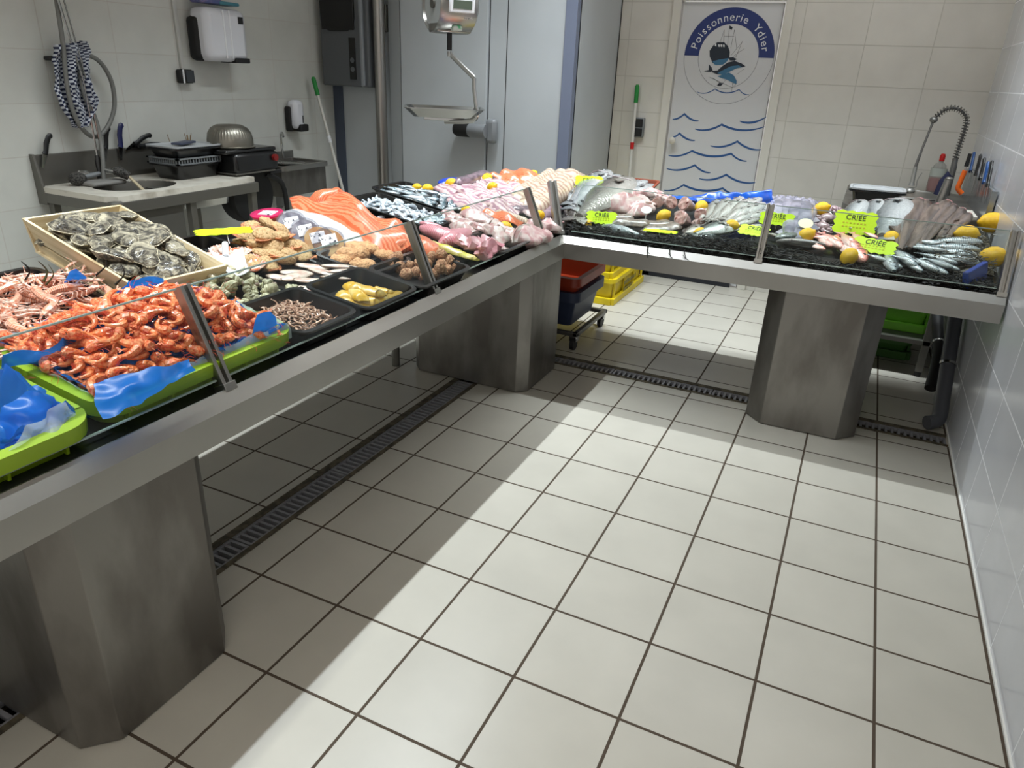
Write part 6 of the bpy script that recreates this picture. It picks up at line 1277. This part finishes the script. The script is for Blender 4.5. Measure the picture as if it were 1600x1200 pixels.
o = mk('seaweed_bed', b, mat('brown grey seaweed', (62, 56, 44), .4, c2=(98, 90, 74), scale=40)); tag(o, 'brown grey seaweed heap between the mackerels and the right wall', 'seaweed', kind='stuff')
for i, (px, py) in enumerate([(1018, 392), (1055, 392), (1078, 394)]):
    A = at(px, py-10, .01); A.y = YF; q = un(px-6+i*3, py+8+3*(i == 0), 1, .165); D = Vector((q.x, .163, min(q.z, .745)))
    b = B(); b.tube(smooth_path([A, Vector((A.x, .2, ZTOP+.004)), Vector(((A.x+D.x)/2, .172, .752)), D], 4), lambda s_: .0022*(1-s_)+.001, 5); b.tube([Vector((A.x, .185, .762)), Vector((A.x+.02, .172, .748))], .0012, 4)
    tag(mk('seaweed_strand', b, SWB), ['black seaweed strand hanging lowest over the steel front', 'black seaweed strand hanging over the steel front, middle of three', 'black curled seaweed strand hanging over the steel front, rightmost of three'][i], 'seaweed', 'seaweed strands over the steel edge')
# blue sheets on the right counter
BLS = mat('blue plastic bag', (24, 96, 206), .25, c2=(16, 70, 170), scale=12, spec=.7)
def wall_sheet(name, lab, bot, top, m, seed, a=.012):
    n = len(bot); 
    def f(u_, v_):
        s_ = v_*(n-1); j = min(int(s_), n-2); t_ = s_-j; q = (bot[j].lerp(bot[j+1], t_)).lerp(top[j].lerp(top[j+1], t_), u_); return q+noise.noise_vector(q*20+Vector((seed, 0, 0)))*a
    o = sheet(name, lab, f, 10, 50, m); md = o.modifiers.new('s', 'SOLIDIFY'); md.thickness = .001; return o
Yb = 1.03
bot = [un(px, py, 1, Yb-.04) for px, py in ((1040, 308), (1075, 314), (1100, 318), (1150, 322), (1208, 325))]; top = [un(px, py, 1, Yb) for px, py in ((1040, 303), (1075, 308), (1122, 299), (1160, 302), (1207, 294))]
wall_sheet('blue_bag', 'blue plastic bag bunched behind the whitings at the back edge', bot, top, BLS, 3)
t = mk('blue_sheet', B().box((0, 0, .004), (.24, .05, .006)), BLS, M=dM(-1.25, 1.0, .02), bevel=.002); tag(t, 'flat strip of blue plastic behind the pink cut ends', 'sheet')
t = mk('blue_tray', B().poly([(-.012, -.09, 0), (.012, -.09, 0), (.012, .10, .0), (-.012, .10, 0)], .075), mat('dark blue tray', (32, 62, 150), .35), smooth=False, bevel=.004, M=dM(.2, .34, .0, rz=-.45, ry=-.25)); tag(t, 'blue plastic tray standing at the right end beside the last glass post', 'tray')
P = un(690, 287, 0, -2.47); t = mk('blue_disc', B().ell((0, 0, 0), (.05, .11, .02), 20, 8), mat('blue enamel', (30, 62, 170), .3), M=Matrix.Translation((-2.45, P.y+.06, dz(-2.45, 0)+.045))); tag(t, 'flat blue plastic disc behind the lemons at the back edge', 'lid')
t = mk('blue_disc', B().ell((0, 0, 0), (.04, .05, .012), 16, 8), MATS['blue enamel'], M=Matrix.Translation(at(750, 276, .06))); tag(t, 'small blue plastic corner left of the rear salmon', 'lid')
b = B().lim(-1.55, .26, YF-.003, YF+.012, ZF-.012, ZF+.006); o = mk('deck_liner', b, mat('blue black film', (12, 22, 60), .2), smooth=False); tag(o, 'thin dark blue plastic liner edge under the seaweed', 'liner')
